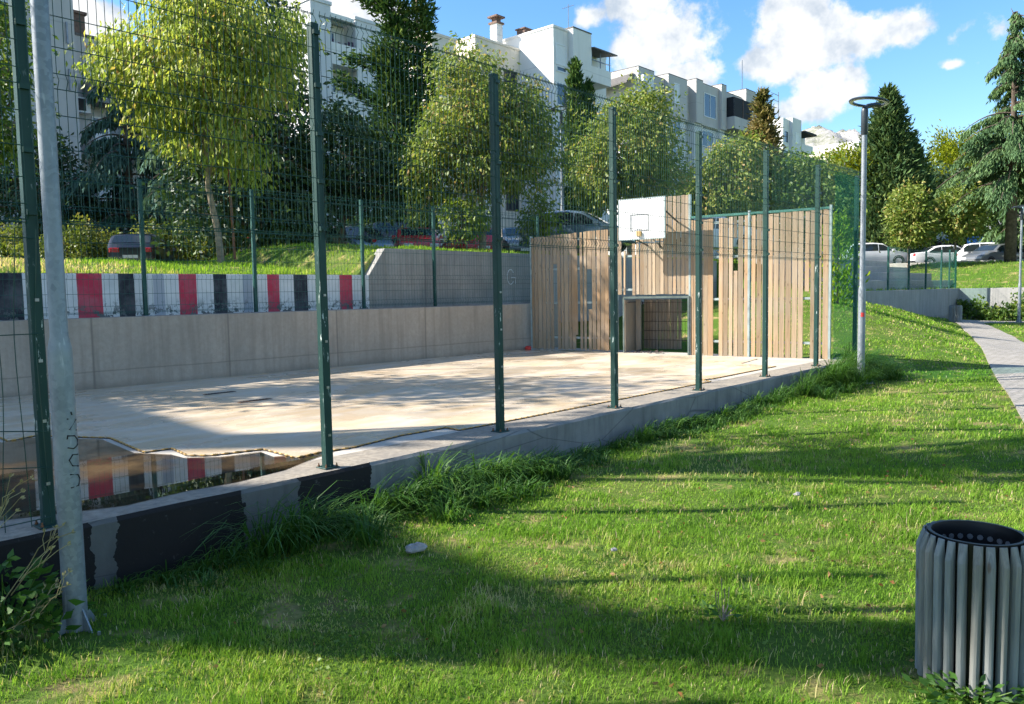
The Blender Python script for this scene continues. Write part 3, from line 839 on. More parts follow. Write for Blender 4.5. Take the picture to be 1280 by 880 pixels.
for a, b in zip(allp[:-1], allp[1:]):
    mb = wire_panel(a+.03, b-.03, 1.98, 3.86, [2.08, 2.94, 3.80], .055, .0029, [2.3, 2.5, 2.72, 3.16, 3.36, 3.58], .055, 0)
    mb.build('wire_panel', M['wire'], fence)
    if b < -2.2:
        # what is left of the lower panel: a few bent wires
        mb = MB()
        for s in np.arange(a+.05, b, .12 if b > -3 else .055):
            k1 = rnd.uniform(-.02, .02)
            mb.tube([(s+k1*math.sin(z*3+s*2), -.055-.02*math.sin(z*5+s), z) for z in np.linspace(.02, 1.97, 12)], .003, 4, cap=False)
        for z in (.06, .5, .74, 1.28, 1.9):
            mb.tube([(a+(b-a)*q, -.058-.05*math.sin(q*3), z+(.11*math.sin(q*4.2) if z in (.5, .74) else .01)) for q in np.linspace(0, 1, 9)], .0033, 4, cap=False)
        mb.build('bent_lower_wires', M['wire'], fence)
fx = MB()
fx.sbox(11.9, 13.26, .062, .065, .05, 3.75)
fx.build('shade_net', M['net'], fence)

BF = [-7.15, -4.8, -2.46, -.13, 2.2, 4.37, 7.03, 9.18, 11.4, 13.1]
fence2 = court_thing('wall_fence', 'green mesh fence standing on top of the long beige court wall', 'fence')
for s in BF:
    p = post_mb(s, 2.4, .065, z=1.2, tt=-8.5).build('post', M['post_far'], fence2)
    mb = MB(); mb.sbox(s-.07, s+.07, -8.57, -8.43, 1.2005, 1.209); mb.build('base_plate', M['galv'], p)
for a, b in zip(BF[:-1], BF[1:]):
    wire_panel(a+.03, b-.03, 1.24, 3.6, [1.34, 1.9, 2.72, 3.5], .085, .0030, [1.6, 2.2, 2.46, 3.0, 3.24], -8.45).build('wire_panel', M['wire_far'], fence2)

# ------------------------------------------------------------------ wooden end wall with goal
WO = Vector((.52, 20.83, 0)); WA = math.atan2(-.56, .83)
end = thing('wooden_wall', 'tall wall of weathered upright planks with a goal opening at the court end', 'wall', WO, WA)
# local x along the wall to the right, local -y towards the court
def zt(x): return 2.91+.04*x*1.02
def planks(lst, y0=-.02, th=.022):
    mb = MB()
    for x0, x1, z0, z1 in lst:
        tl = rnd.uniform(-.010, .010); tw = rnd.uniform(-.012, .012)
        mb.add([(x0, y0+tw, z0), (x1, y0-tw, z0), (x1, y0+th, z0), (x0, y0+th, z0), (x0+tl, y0+tw, z1), (x1+tl, y0-tw, z1), (x1+tl, y0+th, z1), (x0+tl, y0+th, z1)],
               [(3,2,1,0),(4,5,6,7),(0,1,5,4),(1,2,6,5),(2,3,7,6),(3,0,4,7)], rnd.random())
    return mb
def prow(x0, x1, z0, z1, w=.088, gap=.020, jit=.0):
    out = []; n = max(1, int(round((x1-x0)/(w+gap))))
    p = (x1-x0)/n
    for i in range(n):
        g = gap*rnd.uniform(.5, 1.6)
        out.append((x0+i*p+g/2, x0+(i+1)*p-g/2, z0+rnd.uniform(0, .02)+.03, (z1 if not callable(z1) else z1(x0+i*p))-rnd.uniform(0, .012)))
    return out
left = prow(0, .70, 0, zt)+[(.715, .785, .03, 2.05)]*0+prow(.80, 1.655, 0, zt)+[(.705, .79, 2.2, zt(.7))]+prow(1.80, 2.26, 0, zt)+[(1.665, 1.79, 2.05, zt(1.7)), (1.69, 1.78, .03, 1.06)]+prow(2.28, 2.46, 0, zt)
left = [p for p in left if not (1.27 < p[0] < 1.36)]+[(1.30, 1.39, .42, zt(1.3))]
planks(left).build('plank_panel', M['plank'], end)
centre = prow(2.50, 2.62, 1.36, zt)+prow(2.64, 2.72, 1.36, 2.45)+prow(2.88, 3.70, 1.36, 2.62)+prow(3.70, 4.32, 1.36, 3.66)+prow(2.98, 3.70, 2.60, 3.64)
planks(centre).build('plank_panel', M['plank'], end)
xr = [(4.35,4.41),(4.42,4.50),(4.52,4.63),(4.65,4.755),(4.765,4.88),(5.01,5.105),(5.12,5.215),(5.235,5.325),(5.35,5.44),(5.455,5.56),(5.58,5.675),(5.745,5.835),(5.86,5.955),(5.98,6.10),(6.115,6.21),(6.23,6.335),(6.35,6.455),(6.48,6.59),(6.61,6.72),(6.74,6.845),(7.0,7.09),(7.10,7.215),(7.25,7.36)]
right = []
for i, (a, b) in enumerate(xr):
    top = 3.08+.016*(a-4.4)
    if abs(a-5.35) < .01: right += [(a, b, 0, 1.9), (a+.004, b-.03, 2.62, top)]
    else: right.append((a, b, -.02+rnd.uniform(0, .015), top-rnd.uniform(0, .02)))
right.append((6.88, 6.97, 1.42, 3.1))
planks(right).build('plank_panel', M['plank'], end)
mb = MB()       # steel frame behind and beside the planks
for z in (.32, 1.2, 2.05, 2.78): mb.box(0, 2.48, .003, .045, z, z+.05)
for z in (.3, 1.25, 2.2, 2.96): mb.box(4.34, 7.38, .003, .045, z, z+.05)
for z in (1.5, 2.3, 3.2): mb.box(2.5, 4.34, .003, .045, z, z+.05)
for x in (.02, 2.47, 4.33, 5.69, 7.385): mb.box(x-.022, x+.022, -.03, .055, 0, 3.2 if x > 4.5 else (3.66 if x > 4 else zt(x)+.03))
mb.build('steel_frame', M['frame'], end)
mb = MB(); mb.box(4.356, 7.36, -.025, .05, 3.115, 3.165); mb.build('top_rail', M['frame_green'], end)
mb = MB()
for x0, x1, z0, z1 in ((2.64, 2.70, 0, 1.36), (4.28, 4.34, 0, 1.31), (2.64, 4.34, 1.312, 1.36)):
    mb.box(x0+.012, x1-.012, -.062, -.033, z0, z1)
mb.build('goal_frame', simple('dull_goal_frame', (.10, .13, .12), .5, .2, .3), end)
gb = planks(prow(2.72, 3.72, 0, 1.28, .085, .012), 1.0)
gb.box(2.60, 2.66, .06, 1.0, .02, 1.28); gb.box(2.74, 2.86, .5, .53, .02, 1.28)
gb.build('goal_box_planks', M['plank_dark'], end)
mb = MB()
for z in (.03, .27, .5, .73, .96, 1.2): mb.tube([(2.72, .92, z), (4.24, .92, z)], .006, 4)
for i in range(20): mb.tube([(2.75+i*.078, .925, .03), (2.75+i*.078, .925, 1.2)], .0045, 4)
for s in (2.72, 4.24): mb.tube([(s, .06, 1.22), (s, .92, 1.22), (s, .92, .0)], .016, 6)
mb.build('goal_grid', M['steel_dark'], end)
mb = MB()
for i in range(28):
    x = rnd.uniform(2.7, 3.6); y = rnd.uniform(-.10, .5); w = rnd.uniform(.04, .12)
    mb.add([(x, y, .016), (x+w, y+rnd.uniform(-.04, .04), .02), (x+w*.8, y+w*.6, .03+w*.3), (x+.1*w, y+w*.7, .02)], [(0,1,2,3)])
o = mb.build('fallen_leaves', M['steel_dark'], loc=WO, rz=WA); tag(o, kind='stuff')

bb = thing('backboard', 'white basketball backboard with a grey square, rim missing', 'backboard', WO+Vector((0,0,0)), WA)
BY = -.62
mb = MB(); mb.cbox(2.86, 3.98, BY-.02, BY+.02, 2.68, 3.58, .006); mb.build('board', M['white_board'], bb)
mb = MB()
for x0, x1, z0, z1 in ((3.15,3.60,3.21,3.24),(3.15,3.60,2.85,2.88),(3.15,3.18,2.88,3.21),(3.57,3.60,2.88,3.21)): mb.box(x0, x1, BY-.0235, BY-.0205, z0, z1)
mb.build('target_square', M['board_mark'], bb)
mb = MB()
for x0, x1, z0, z1 in ((2.85,3.99,3.58,3.60),(2.85,3.99,2.66,2.68),(2.84,2.86,2.66,3.60),(3.98,4.0,2.66,3.60)): mb.box(x0, x1, BY-.024, BY+.03, z0, z1)
mb.build('board_edge', M['frame'], bb)
mb = MB()
for a, b in (((3.0, BY+.02, 3.4), (3.15, -.02, 3.05)), ((3.85, BY+.02, 3.4), (4.05, -.02, 3.05)), ((3.0, BY+.02, 2.8), (3.3, -.02, 2.55)), ((3.85, BY+.02, 2.8), (3.6, -.02, 2.5)), ((3.1, BY+.02, 3.0), (3.1, -.02, 3.0)), ((3.8, BY+.02, 3.0), (3.8, -.02, 3.0))):
    mb.tube([a, b], .018, 6)
mb.build('bracket', M['steel_dark'], bb)
mb = MB(); mb.cbox(3.31, 3.43, BY-.075, BY-.021, 2.74, 2.85, .01); mb.build('rim_plate', simple('ochre_steel', (.45, .30, .12), .7), bb)

mb = MB()
mb.lathe([(.075, 0), (.095, .02), (.095, .06), (.06, .09), (.03, .1)], 14)
o = mb.build('plastic_cup', M['red_plastic'], loc=W(11.75, -7.75, .008)); tag(o, 'small red plastic thing lying in the court corner by the wooden wall', 'litter')

# ------------------------------------------------------------------ street lamps
def make_lamp(label, loc, rz=0, h=5.25, group='ring street lamps'):
    r = thing('street_lamp', label, 'lamp', loc, rz, group)
    mb = MB(); mb.lathe([(.066, .02), (.066, 1.72), (.063, 1.76), (.049, 1.83), (.048, 3.2), (.046, h-.62)], 24)
    pole = mb.build('pole', M['galv'], r, smooth='auto')
    mb = MB(); mb.cbox(-.17, .17, -.17, .17, 0, .022, .008); mb.build('base_plate', M['galv'], r)
    for a in range(4):
        mb = MB()
        c, s = math.cos(a*PI/2+PI/4), math.sin(a*PI/2+PI/4)
        p = [(.065*c, .065*s), (.16*c, .16*s)]
        nx, ny = -s*.005, c*.005
        mb.add([(p[0][0]+nx, p[0][1]+ny, .022), (p[1][0]+nx, p[1][1]+ny, .022), (p[0][0]+nx, p[0][1]+ny, .19), (p[0][0]-nx, p[0][1]-ny, .022), (p[1][0]-nx, p[1][1]-ny, .022), (p[0][0]-nx, p[0][1]-ny, .19)],
               [(0,1,2),(5,4,3),(0,3,4,1),(1,4,5,2)])
        mb.build('gusset', M['galv'], r)
    for a in range(4):
        mb = MB()
        c, s = (.14*(1 if a in (0, 3) else -1), .14*(1 if a < 2 else -1))
        mb.lathe([(.018, .022), (.018, .042), (.010, .043), (.010, .07)], 6, (c, s, 0))
        mb.build('anchor_bolt', M['bolt'], r)
    mb = MB(); mb.lathe([(.050, h-.66), (.062, h-.64), (.062, h-.24), (.057, h-.20), (.045, h-.17)], 20)
    mb.build('collar', M['lamp_dark'], r, smooth='auto')
    # ring luminaire, carried on a flat arm
    tilt = Matrix.Translation((.10, 0, h-.06)) @ Matrix.Rotation(R(7), 4, 'Y') @ Matrix.Rotation(R(4), 4, 'X')
    mb = MB(); n = 40; vs = []; fs = []
    for k in range(n):
        th = 2*PI*k/n
        for (rr, zz) in ((.340, -.016), (.35, .006), (.33, .024), (.272, .018), (.268, -.010)):
            vs.append(tilt @ Vector((rr*math.cos(th), rr*math.sin(th), zz)))
    for k in range(n):
        for j in range(5): fs.append((k*5+j, ((k+1) % n)*5+j, ((k+1) % n)*5+(j+1) % 5, k*5+(j+1) % 5))
    mb.add(vs, [f[::-1] for f in fs])
    ring = mb.build('lamp_ring', M['lamp_dark'], r, smooth='auto')
    mb = MB(); vs = []
    for k in range(n):
        th = 2*PI*k/n
        for rr in (.334, .276): vs.append(tilt @ Vector((rr*math.cos(th), rr*math.sin(th), -.0205)))
    mb.add(vs, [(2*k, 2*k+1, (2*((k+1) % n))+1, 2*((k+1) % n)) for k in range(n)])
    mb.build('lens', M['lamp_glass'], ring)
    mb = MB()
    p0, p1 = Vector((-.01, 0, h-.19)), tilt @ Vector((.29, 0, .0))
    p2 = tilt @ Vector((.05, 0, -.02))
    mb.tube([p0, p0*.45+p2*.55, p2*.5+p1*.5, p1], [.05, .045, .042, .04], 8)
    mb.build('lamp_arm', M['lamp_dark'], r)
    return r
lamp_front = make_lamp('tall galvanised lamp pole at lower left with thick base and dark scrawled writing', (-2.66, 4.70, -.53), R(20))
# hand-drawn marks running down the pole
mb = MB()
def on_pole(u, z, r_=.0667, th0=R(-62+20)):
    th = th0+u/.066
    return (r_*math.cos(th), r_*math.sin(th), z)
def stroke(p): mb.tube([on_pole(u, z) for u, z in p], .0042, 5)
z0 = 1.36
stroke([(-.005, z0+.02), (.0, z0+.0)])
stroke([(-.03, z0-.02), (.03, z0-.03), (-.02, z0-.085), (.035, z0-.095)])
stroke([(-.03, z0-.12), (.01, z0-.125), (.035, z0-.15), (.03, z0-.185), (-.0, z0-.20), (-.035, z0-.19)])
stroke([(-.035, z0-.14), (-.03, z0-.115)])
stroke([(.03, z0-.24), (-.01, z0-.235), (-.03, z0-.265), (-.015, z0-.30), (.03, z0-.31)])
stroke([(-.03, z0-.35), (.02, z0-.36), (.038, z0-.39), (.02, z0-.425), (-.03, z0-.43)])
mb.build('writing', M['bin_black'], lamp_front)
lamp2 = make_lamp('galvanised ring lamp standing on the lawn at the far end of the tall green fence', (6.55, 14.96, -.31), R(24))
mb = MB()
for i in range(6):
    a0 = R(-150+i*9); a1 = R(-150+(i+1)*9)
    mb.add([(0.0672*math.cos(a), 0.0672*math.sin(a), z) for a, z in ((a0, 1.25), (a1, 1.25), (a1, 1.33), (a0, 1.33))], [(0,1,2,3)])
mb.build('sticker', M['red_plastic'], lamp2)
make_lamp('ring lamp rising in front of the tall white apartment block, beside the slim twin cypress', (1.93, 29.5, 2.9), R(200))
make_lamp('dark ring lamp among round trees above the right half of the wooden wall', (11.5, 40.4, 2.85), R(30))
make_lamp('small ring lamp beside the path at the right edge by the drooping cedar', (22.75, 35.85, -.27), R(180))

# ------------------------------------------------------------------ slatted bins
def make_bin(label, loc, rz=0):
    r = thing('litter_bin', label, 'bin', loc, rz, 'round wooden slat bins')
    mb = MB(); mb.lathe([(.205, .06), (.214, .40), (.214, .70), (.216, .712), (.215, .732), (.198, .732), (.196, .72), (.19, .68), (.185, .10), (.0, .095)], 36, close=True)
    mb.build('liner', M['bin_black'], r, smooth='auto')
    mb = MB()
    for i in range(26):
        th = 2*PI*(i+.5)/26
        p = Vector((.1885*math.cos(th), .1885*math.sin(th), .655))
        mb.tube([p, p*1.0-Vector((.004*math.cos(th), .004*math.sin(th), 0))], .014, 8)
    mb.build('rivets', M['bolt'], r)
    N = 26
    for i in range(N):
        th = 2*PI*i/N
        A = Matrix.Rotation(th, 4, 'Z')
        w = .0205+rnd.uniform(-.0015, .0015); r0 = .224; dp = .040
        prof = [(-w, 0), (w, 0), (w, dp*.45), (w*.72, dp*.84), (w*.3, dp), (-w*.3, dp), (-w*.72, dp*.84), (-w, dp*.45)]
        zs = [(.0+rnd.uniform(-.008, .008), 0, 1), (.645+rnd.uniform(-.008, .008), 0, 1), (.722, -.0, .30), (.727, -.0, .24)]
        vs = []; lean = rnd.uniform(-.006, .006)
        for z, off, sc_ in zs:
            for yy, xx in prof:
                vs.append(A @ Vector((r0-.006*(z < .1)+xx*sc_, yy*(1 if sc_ == 1 else .93)+lean*z, z)))
        fs = [tuple(range(7, -1, -1)), tuple(range(24, 32))]
        for j in range(3):
            for k in range(8): fs.append((j*8+k, j*8+(k+1) % 8, j*8+8+(k+1) % 8, j*8+8+k))
        m2 = MB(); m2.add(vs, fs)
        m2.build('slat', M['bin_wood'], r, bev=.002)
    return r
make_bin('round bin of grey wooden slats in the near right corner, black metal rim', (2.265, 3.85, -.44), .1)
make_bin('short round wooden bin far off beside the path before the grey wall', (19.2, 34.6, ground_z(19.2, 34.6)-.0), .4)

# ------------------------------------------------------------------ trees
def unit(a): return a/np.maximum(np.linalg.norm(a, axis=1, keepdims=True), 1e-9)
def leaves(name, P, D, size, aspect, mat, parent, tint, flat=.0):
    """rhombic leaves at P pointing along D"""
    N = len(P)
    D = unit(D); rv = rng.normal(size=(N, 3))
    rv[:, 2] *= (1-flat)
    S = unit(np.cross(D, rv))
    L = (size*rng.uniform(.65, 1.25, N))[:, None]
    Wd = L*aspect
    nrm = np.cross(D, S)*L*.12
    V = np.stack([P, P+D*L*.5+S*Wd*.5+nrm, P+D*L, P+D*L*.5-S*Wd*.5+nrm], 1)
    return fast_mesh(name, V, 4, mat, tint, parent)
def crown_points(blobs, nclump, per, cr, inner=.45):
    """leaf clumps through the volume of a few lobes"""
    w = np.array([b[3]*b[4]*b[5] for b in blobs])**.8; w /= w.sum()
    idx = rng.choice(len(blobs), nclump, p=w)
    B = np.array(blobs, float)[idx]
    d = unit(rng.normal(size=(nclump, 3)))
    rr = (inner+(1-inner)*rng.uniform(0, 1, nclump)**.55)*(1+.10*rng.normal(size=nclump))
    C = B[:, :3]+d*B[:, 3:6]*rr[:, None]
    ct = rng.uniform(0, 1, nclump)
    CC = np.repeat(C, per, 0)
    off = rng.normal(size=(nclump*per, 3))*cr*np.array([1, 1, .8])
    return CC+off, np.repeat(d, per, 0), np.repeat(ct, per), C
def limb_tree(name, label, loc, trunk_h, r0, blobs, mat, nclump=420, per=22, cr=.28, size=.14, aspect=.42, droop=.8, bark='bark', group=None, lean=(0, 0), cat='tree', stake=False, spread=.5, inner=.45, trunk_name='trunk'):
    root = thing(name, label, cat, loc, 0, group)
    blobs = [tuple(b) for b in blobs]
    cz = max(b[2] for b in blobs)
    mb = MB()
    top = Vector((lean[0], lean[1], trunk_h))
    ctr = Vector((sum(b[0] for b in blobs)/len(blobs), sum(b[1] for b in blobs)/len(blobs), cz*.85))
    pts = [Vector((0, 0, -.15)), Vector((lean[0]*.3+.03, lean[1]*.3, trunk_h*.4)), top, top*.5+ctr*.5, ctr]
    mb.tube([Vector((0, 0, -.15)), Vector((0, 0, .12)), pts[1], pts[2], pts[3], pts[4]], [r0*1.5, r0*1.12, r0, r0*.85, r0*.5, r0*.15], 9)
    tr = mb.build(trunk_name, M[bark], root, smooth=True)
    P, D, ct, C = crown_points(blobs, nclump, per, cr, inner)
    mb = MB()
    for c in C[:: max(1, nclump//46)]:
        c = Vector(c); q = rnd.uniform(.0, .9)
        a = top.lerp(ctr, q) if c.z > top.z else top
        m_ = a.lerp(c, .55)+Vector((0, 0, .12*rnd.random()))
        mb.tube([a, m_, c], [r0*.34, r0*.2, r0*.06], 5)
    mb.build('limbs', M[bark], root)
    N = len(P)
    dirs = D*.5+rng.normal(size=(N, 3))*.55; dirs[:, 2] -= droop
    tint = np.clip(ct*.55+rng.uniform(0, 1, N)*.55-.05, 0, 1)
    leaves('crown', P, dirs, size, aspect, M[mat], root, tint)
    return root
def conifer(name, label, loc, h, prof, mat, n=6000, size=.3, aspect=.3, up=.7, bark='bark', group=None, r0=.2, jag=.25, stems=1, arms=0, armlen=1.):
    """columnar or conical conifer: sprays set on short boughs round a leader; prof = [(height fraction, radius)]"""
    root = thing(name, label, 'tree', loc, 0, group)
    mb = MB(); mb.tube([(0, 0, -.2), (0, 0, h*.5), (0, 0, h*.97)], [r0, r0*.6, .02], 8)
    mb.build('trunk', M[bark], root, smooth=True)
    nb = max(60, n//26)
    zf = rng.uniform(prof[0][0], 1, nb)**.92
    zf = prof[0][0]+(1-prof[0][0])*rng.uniform(0, 1, nb)**1.12
    rad = np.interp(zf, [p[0] for p in prof], [p[1] for p in prof])
    th = rng.uniform(0, 2*PI, nb)
    ext = rad*(1-jag+jag*2*rng.uniform(0, 1, nb)**1.5)*1.02
    per = max(4, n//nb)
    q = rng.uniform(.25, 1, (nb, per))**.6
    rr = ext[:, None]*q
    X = rr*np.cos(th)[:, None]; Yy = rr*np.sin(th)[:, None]; Z = (zf*h)[:, None]+(up-.35)*rr*.55
    P = np.stack([X, Yy, Z], -1).reshape(-1, 3)
    spread = np.repeat(.10+rad*.13, per)[:, None]
    P = P+rng.normal(size=P.shape)*spread*np.array([1, 1, 1.2])
    out = np.stack([np.repeat(np.cos(th), per), np.repeat(np.sin(th), per), np.full(nb*per, 0)], -1)
    D = out*(1-up*.6)+np.array([0, 0, 1])*up+rng.normal(size=P.shape)*.38
    tint = np.clip(np.repeat(rng.uniform(0, .7, nb), per)+rng.uniform(0, .4, nb*per), 0, 1)
    leaves('crown', P, D, size, aspect, M[mat], root, tint)
    return root
def cedar(name, label, loc, h, rad, mat, tiers=22, size=.34, group=None, dens=46, base=.14, bark='bark_cedar', top_nod=.3, pw=.72):
    """deodar: long boughs arching out and down with hanging curtains of needles"""
    root = thing(name, label, 'tree', loc, 0, group)
    mb = MB(); mb.tube([(0, 0, -.2), (.05, 0, h*.4), (-.05, .05, h*.8), (top_nod*.4, 0, h*.97), (top_nod, 0, h)], [.32*h/14, .22*h/14, .09, .04, .01], 9)
    mb.build('trunk', M[bark], root, smooth=True)
    P = []; D = []; T = []; bl = MB()
    for i in range(tiers):
        f = base+(1-base)*(i+rnd.random()*.7)/tiers
        L0 = rad*(1-f)**pw*(1+.25*math.sin(i*2.1))+.25
        nb = rnd.choice((3, 4, 4, 5))
        for b in range(nb):
            th = rnd.uniform(0, 2*PI); L = L0*rnd.uniform(.6, 1.12); tt = rnd.random()*.5
            pts = []
            for q in np.linspace(0, 1, 7):
                z = f*h+L*(.30*q-.62*q*q)
                pts.append(Vector((math.cos(th)*L*q, math.sin(th)*L*q, z)))
            bl.tube(pts, [.05*(1-q*.85)+.008 for q in np.linspace(0, 1, 7)], 4, cap=False)
            m = int(dens*L)+8
            q = rng.uniform(.12, 1, m)**.8
            px = math.cos(th)*L*q; py = math.sin(th)*L*q; pz = f*h+L*(.30*q-.62*q*q)
            side = rng.normal(size=m)*(.10+.24*L*q*(1-.45*q))*.55
            px = px-math.sin(th)*side; py = py+math.cos(th)*side
            pz = pz-np.abs(side)*.35-rng.uniform(0, .28, m)*(.5+q)
            P.append(np.stack([px, py, pz], -1))
            d = np.stack([math.cos(th)*np.full(m, .28), math.sin(th)*np.full(m, .28), -np.full(m, .9)], -1)+rng.normal(size=(m, 3))*.25
            D.append(d); T.append(np.clip(tt+rng.uniform(0, .5, m), 0, 1))
    bl.build('limbs', M[bark], root)
    leaves('crown', np.concatenate(P), np.concatenate(D), size, .26, M[mat], root, np.concatenate(T))
    return root

def gz(x, y): return ground_z(x, y)
# the trees of the bank, left to right
t1 = limb_tree('deciduous_tree', 'large yellowing tree with hanging leaves leaning over the striped wall', (-7.55, 21.0, gz(-7.55, 21.0)), 2.0, .085,
          [(-.7, 0, 5.0, 2.0, 1.6, 1.6), (.9, .2, 5.2, 1.5, 1.4, 1.5), (-2.3, .1, 5.2, 1.0, .8, .7), (-.1, -.2, 3.4, 1.1, 1.0, 1.0), (1.75, 0, 5.9, .8, .8, .5), (-.2, 0, 6.8, 1.5, 1.3, 1.1), (.8, 0, 2.8, .7, .6, .7), (-1.3, 0, 3.9, .9, .8, .7)],
          'leaf_yellow', 820, 30, .21, .17, .34, 1.7, 'bark_pale', lean=(-.25, 0), inner=.3)
mb = MB(); mb.tube([(.2, .1, -.1), (.12, .1, 2.6)], .035, 7)
o = mb.build('tree_stake', M['stake'], loc=(-7.4, 20.95, 2.6)); tag(o, 'reddish brown stake beside the trunk of the yellowing tree', 'stake')
limb_tree('evergreen_tree', 'broad dark evergreen right behind the yellowing tree', (-8.7, 27.5, gz(-8.7, 27.5)), 1.2, .25,
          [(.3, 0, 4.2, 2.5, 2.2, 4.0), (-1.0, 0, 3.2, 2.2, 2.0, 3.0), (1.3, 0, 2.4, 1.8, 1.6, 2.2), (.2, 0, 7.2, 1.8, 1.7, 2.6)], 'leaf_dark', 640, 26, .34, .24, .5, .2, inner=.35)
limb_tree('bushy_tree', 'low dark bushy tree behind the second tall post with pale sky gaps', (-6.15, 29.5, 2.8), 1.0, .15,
          [(.2, 0, 3.6, 1.7, 1.5, 2.0), (1.3, 0, 2.6, 1.3, 1.2, 1.1), (-1.0, 0, 2.4, 1.2, 1.1, 1.3)], 'leaf_dark', 240, 20, .3, .24, .5, .6)
cedar('cedar_tree', 'blue green cedar with drooping boughs beside the yellowing tree on the left', (-17.6, 37.5, gz(-17.6, 37.5)), 11.0, 4.6, 'cedar_blue', 16, .40, dens=110, base=.06)
cedar('cedar_tree', 'tall blue cedar whose top rises above the yellowing tree', (-11.6, 33, gz(-11.6, 33)), 17.5, 3.6, 'cedar_blue', 22, .46, dens=80, base=.2)
limb_tree('deciduous_tree', 'dark leafy tree at the left edge behind the first green post', (-14.8, 21.8, gz(-14.8, 21.8)), 2.2, .2,
          [(0, 0, 6.2, 1.9, 1.8, 2.2), (-.5, 0, 4.2, 2.2, 2.0, 1.6), (.9, 0, 3.6, 1.1, 1.1, 1.1)], 'leaf_mid', 360, 24, .32, .2, .45, .6)
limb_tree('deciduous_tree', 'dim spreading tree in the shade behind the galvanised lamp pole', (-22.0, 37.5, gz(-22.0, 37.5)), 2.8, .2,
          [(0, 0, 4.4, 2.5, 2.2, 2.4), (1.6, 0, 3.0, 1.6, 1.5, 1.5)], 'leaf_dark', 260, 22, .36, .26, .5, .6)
# ragged tall conifers behind the fence
def ragged(name, label, loc, h, mat, arms, n, size, prof, r0=.22, seedn=0):
    root = conifer(name, label, loc, h, prof, mat, n, size, .32, .5, 'bark', None, r0, .42)
    P = []; D = []; T = []; bl = MB()
    for (th, f, L, upq) in arms:
        d0 = Vector((math.cos(th), math.sin(th), upq)).normalized()
        a = Vector((0, 0, f*h)); pts = [a+d0*L*q+Vector((0, 0, .35*L*q*q*(.6 if upq > .2 else -.1))) for q in np.linspace(0, 1, 6)]
        bl.tube(pts, [.06*(1-.8*q)+.01 for q in np.linspace(0, 1, 6)], 5, cap=False)
        m = int(150*L)
        q = rng.uniform(.25, 1, m)
        PP = np.array([list(pts[min(4, int(x*5))].lerp(pts[min(5, int(x*5)+1)], x*5-int(x*5))) for x in q])
        P.append(PP+rng.normal(size=(m, 3))*np.array([.2, .2, .17])); D.append(np.tile(np.array(d0), (m, 1))+rng.normal(size=(m, 3))*.6); T.append(rng.uniform(0, .9, m))
    bl.build('limbs', M['bark'], root)
    leaves('boughs', np.concatenate(P), np.concatenate(D), size, .34, M[mat], root, np.concatenate(T))
    return root
ragged('cypress_tree', 'tall ragged dark cypress with stray side boughs before the balconies', (-5.0, 36.0, 2.85), 13.4, 'cypress',
       [(PI, .66, 2.0, .1), (PI*.98, .52, 2.6, .3), (PI*1.04, .40, 2.6, .25), (PI*.9, .30, 2.4, .3), (PI*1.05, .82, 1.3, .25), (.2, .42, 1.3, .4), (PI, .22, 2.6, .1), (PI*.95, .14, 2.2, .1), (PI*1.1, .88, 1.0, .1)], 12000, .30,
       [(.03, .9), (.2, 1.15), (.5, .8), (.75, .6), (.93, .36), (1, .05)])
conifer('cypress_tree', 'narrower dark cypress leaning on the right of the ragged tall one', (-4.0, 37.0, 2.85), 14.6, [(.1, .6), (.4, .7), (.75, .5), (.92, .26), (1, .03)], 'cypress', 8000, .30, .34, .5, jag=.4)
t2 = limb_tree('deciduous_tree', 'olive green tree with browning leaves behind the third tall post', (-.9, 26.2, 2.85), 1.6, .11,
          [(0, 0, 3.6, 2.3, 2.0, 1.9), (-.3, 0, 5.0, 1.5, 1.4, 1.5), (1.2, 0, 3.2, 1.5, 1.4, 1.6), (-1.3, 0, 2.9, 1.25, 1.2, 1.4), (-.2, 0, 5.9, .9, .9, .75), (-1.75, 0, 1.6, .75, .7, .9), (1.3, 0, 4.3, 1.1, 1.1, 1.1)],
          'leaf_olive', 800, 30, .22, .165, .42, .9, 'bark_pale', lean=(0, 0), inner=.3)
limb_tree('young_tree', 'small yellow green sapling under the olive tree by its trunk', (-1.4, 25.6, 2.75), .6, .04, [(0, 0, 1.15, .75, .7, .62)], 'leaf_light', 70, 22, .16, .16, .42, .8, group=None)
limb_tree('young_tree', 'thin yellow green sapling left of the car roof above the wooden wall', (.9, 27.0, 2.8), .5, .04, [(0, 0, 1.2, .5, .5, 1.0), (.3, 0, .8, .5, .4, .6)], 'leaf_light', 70, 20, .15, .16, .42, .8)
conifer('slim_cypress', 'slim upright cypress in front of the white block, the taller of the twin', (4.1, 49, 2.9), 12.2, [(.02, .55), (.2, .72), (.6, .6), (.85, .38), (1, .03)], 'cypress', 8000, .34, .3, .95, jag=.12, group='slim twin cypresses')
conifer('slim_cypress', 'slim upright cypress in front of the white block, the shorter of the twin', (4.85, 49.2, 2.9), 11.0, [(.02, .45), (.3, .6), (.7, .45), (.9, .22), (1, .03)], 'cypress', 6000, .34, .3, .95, jag=.12, group='slim twin cypresses')
t3 = limb_tree('deciduous_tree', 'round olive green tree behind the white backboard', (4.75, 32.0, 2.85), 1.8, .12,
          [(-.1, 0, 4.1, 2.05, 1.9, 2.0), (.5, 0, 5.6, 1.3, 1.2, 1.2), (-1.0, 0, 3.0, 1.3, 1.2, 1.2), (1.0, 0, 3.2, 1.2, 1.2, 1.3)], 'leaf_olive', 760, 28, .22, .18, .42, .8, inner=.3)
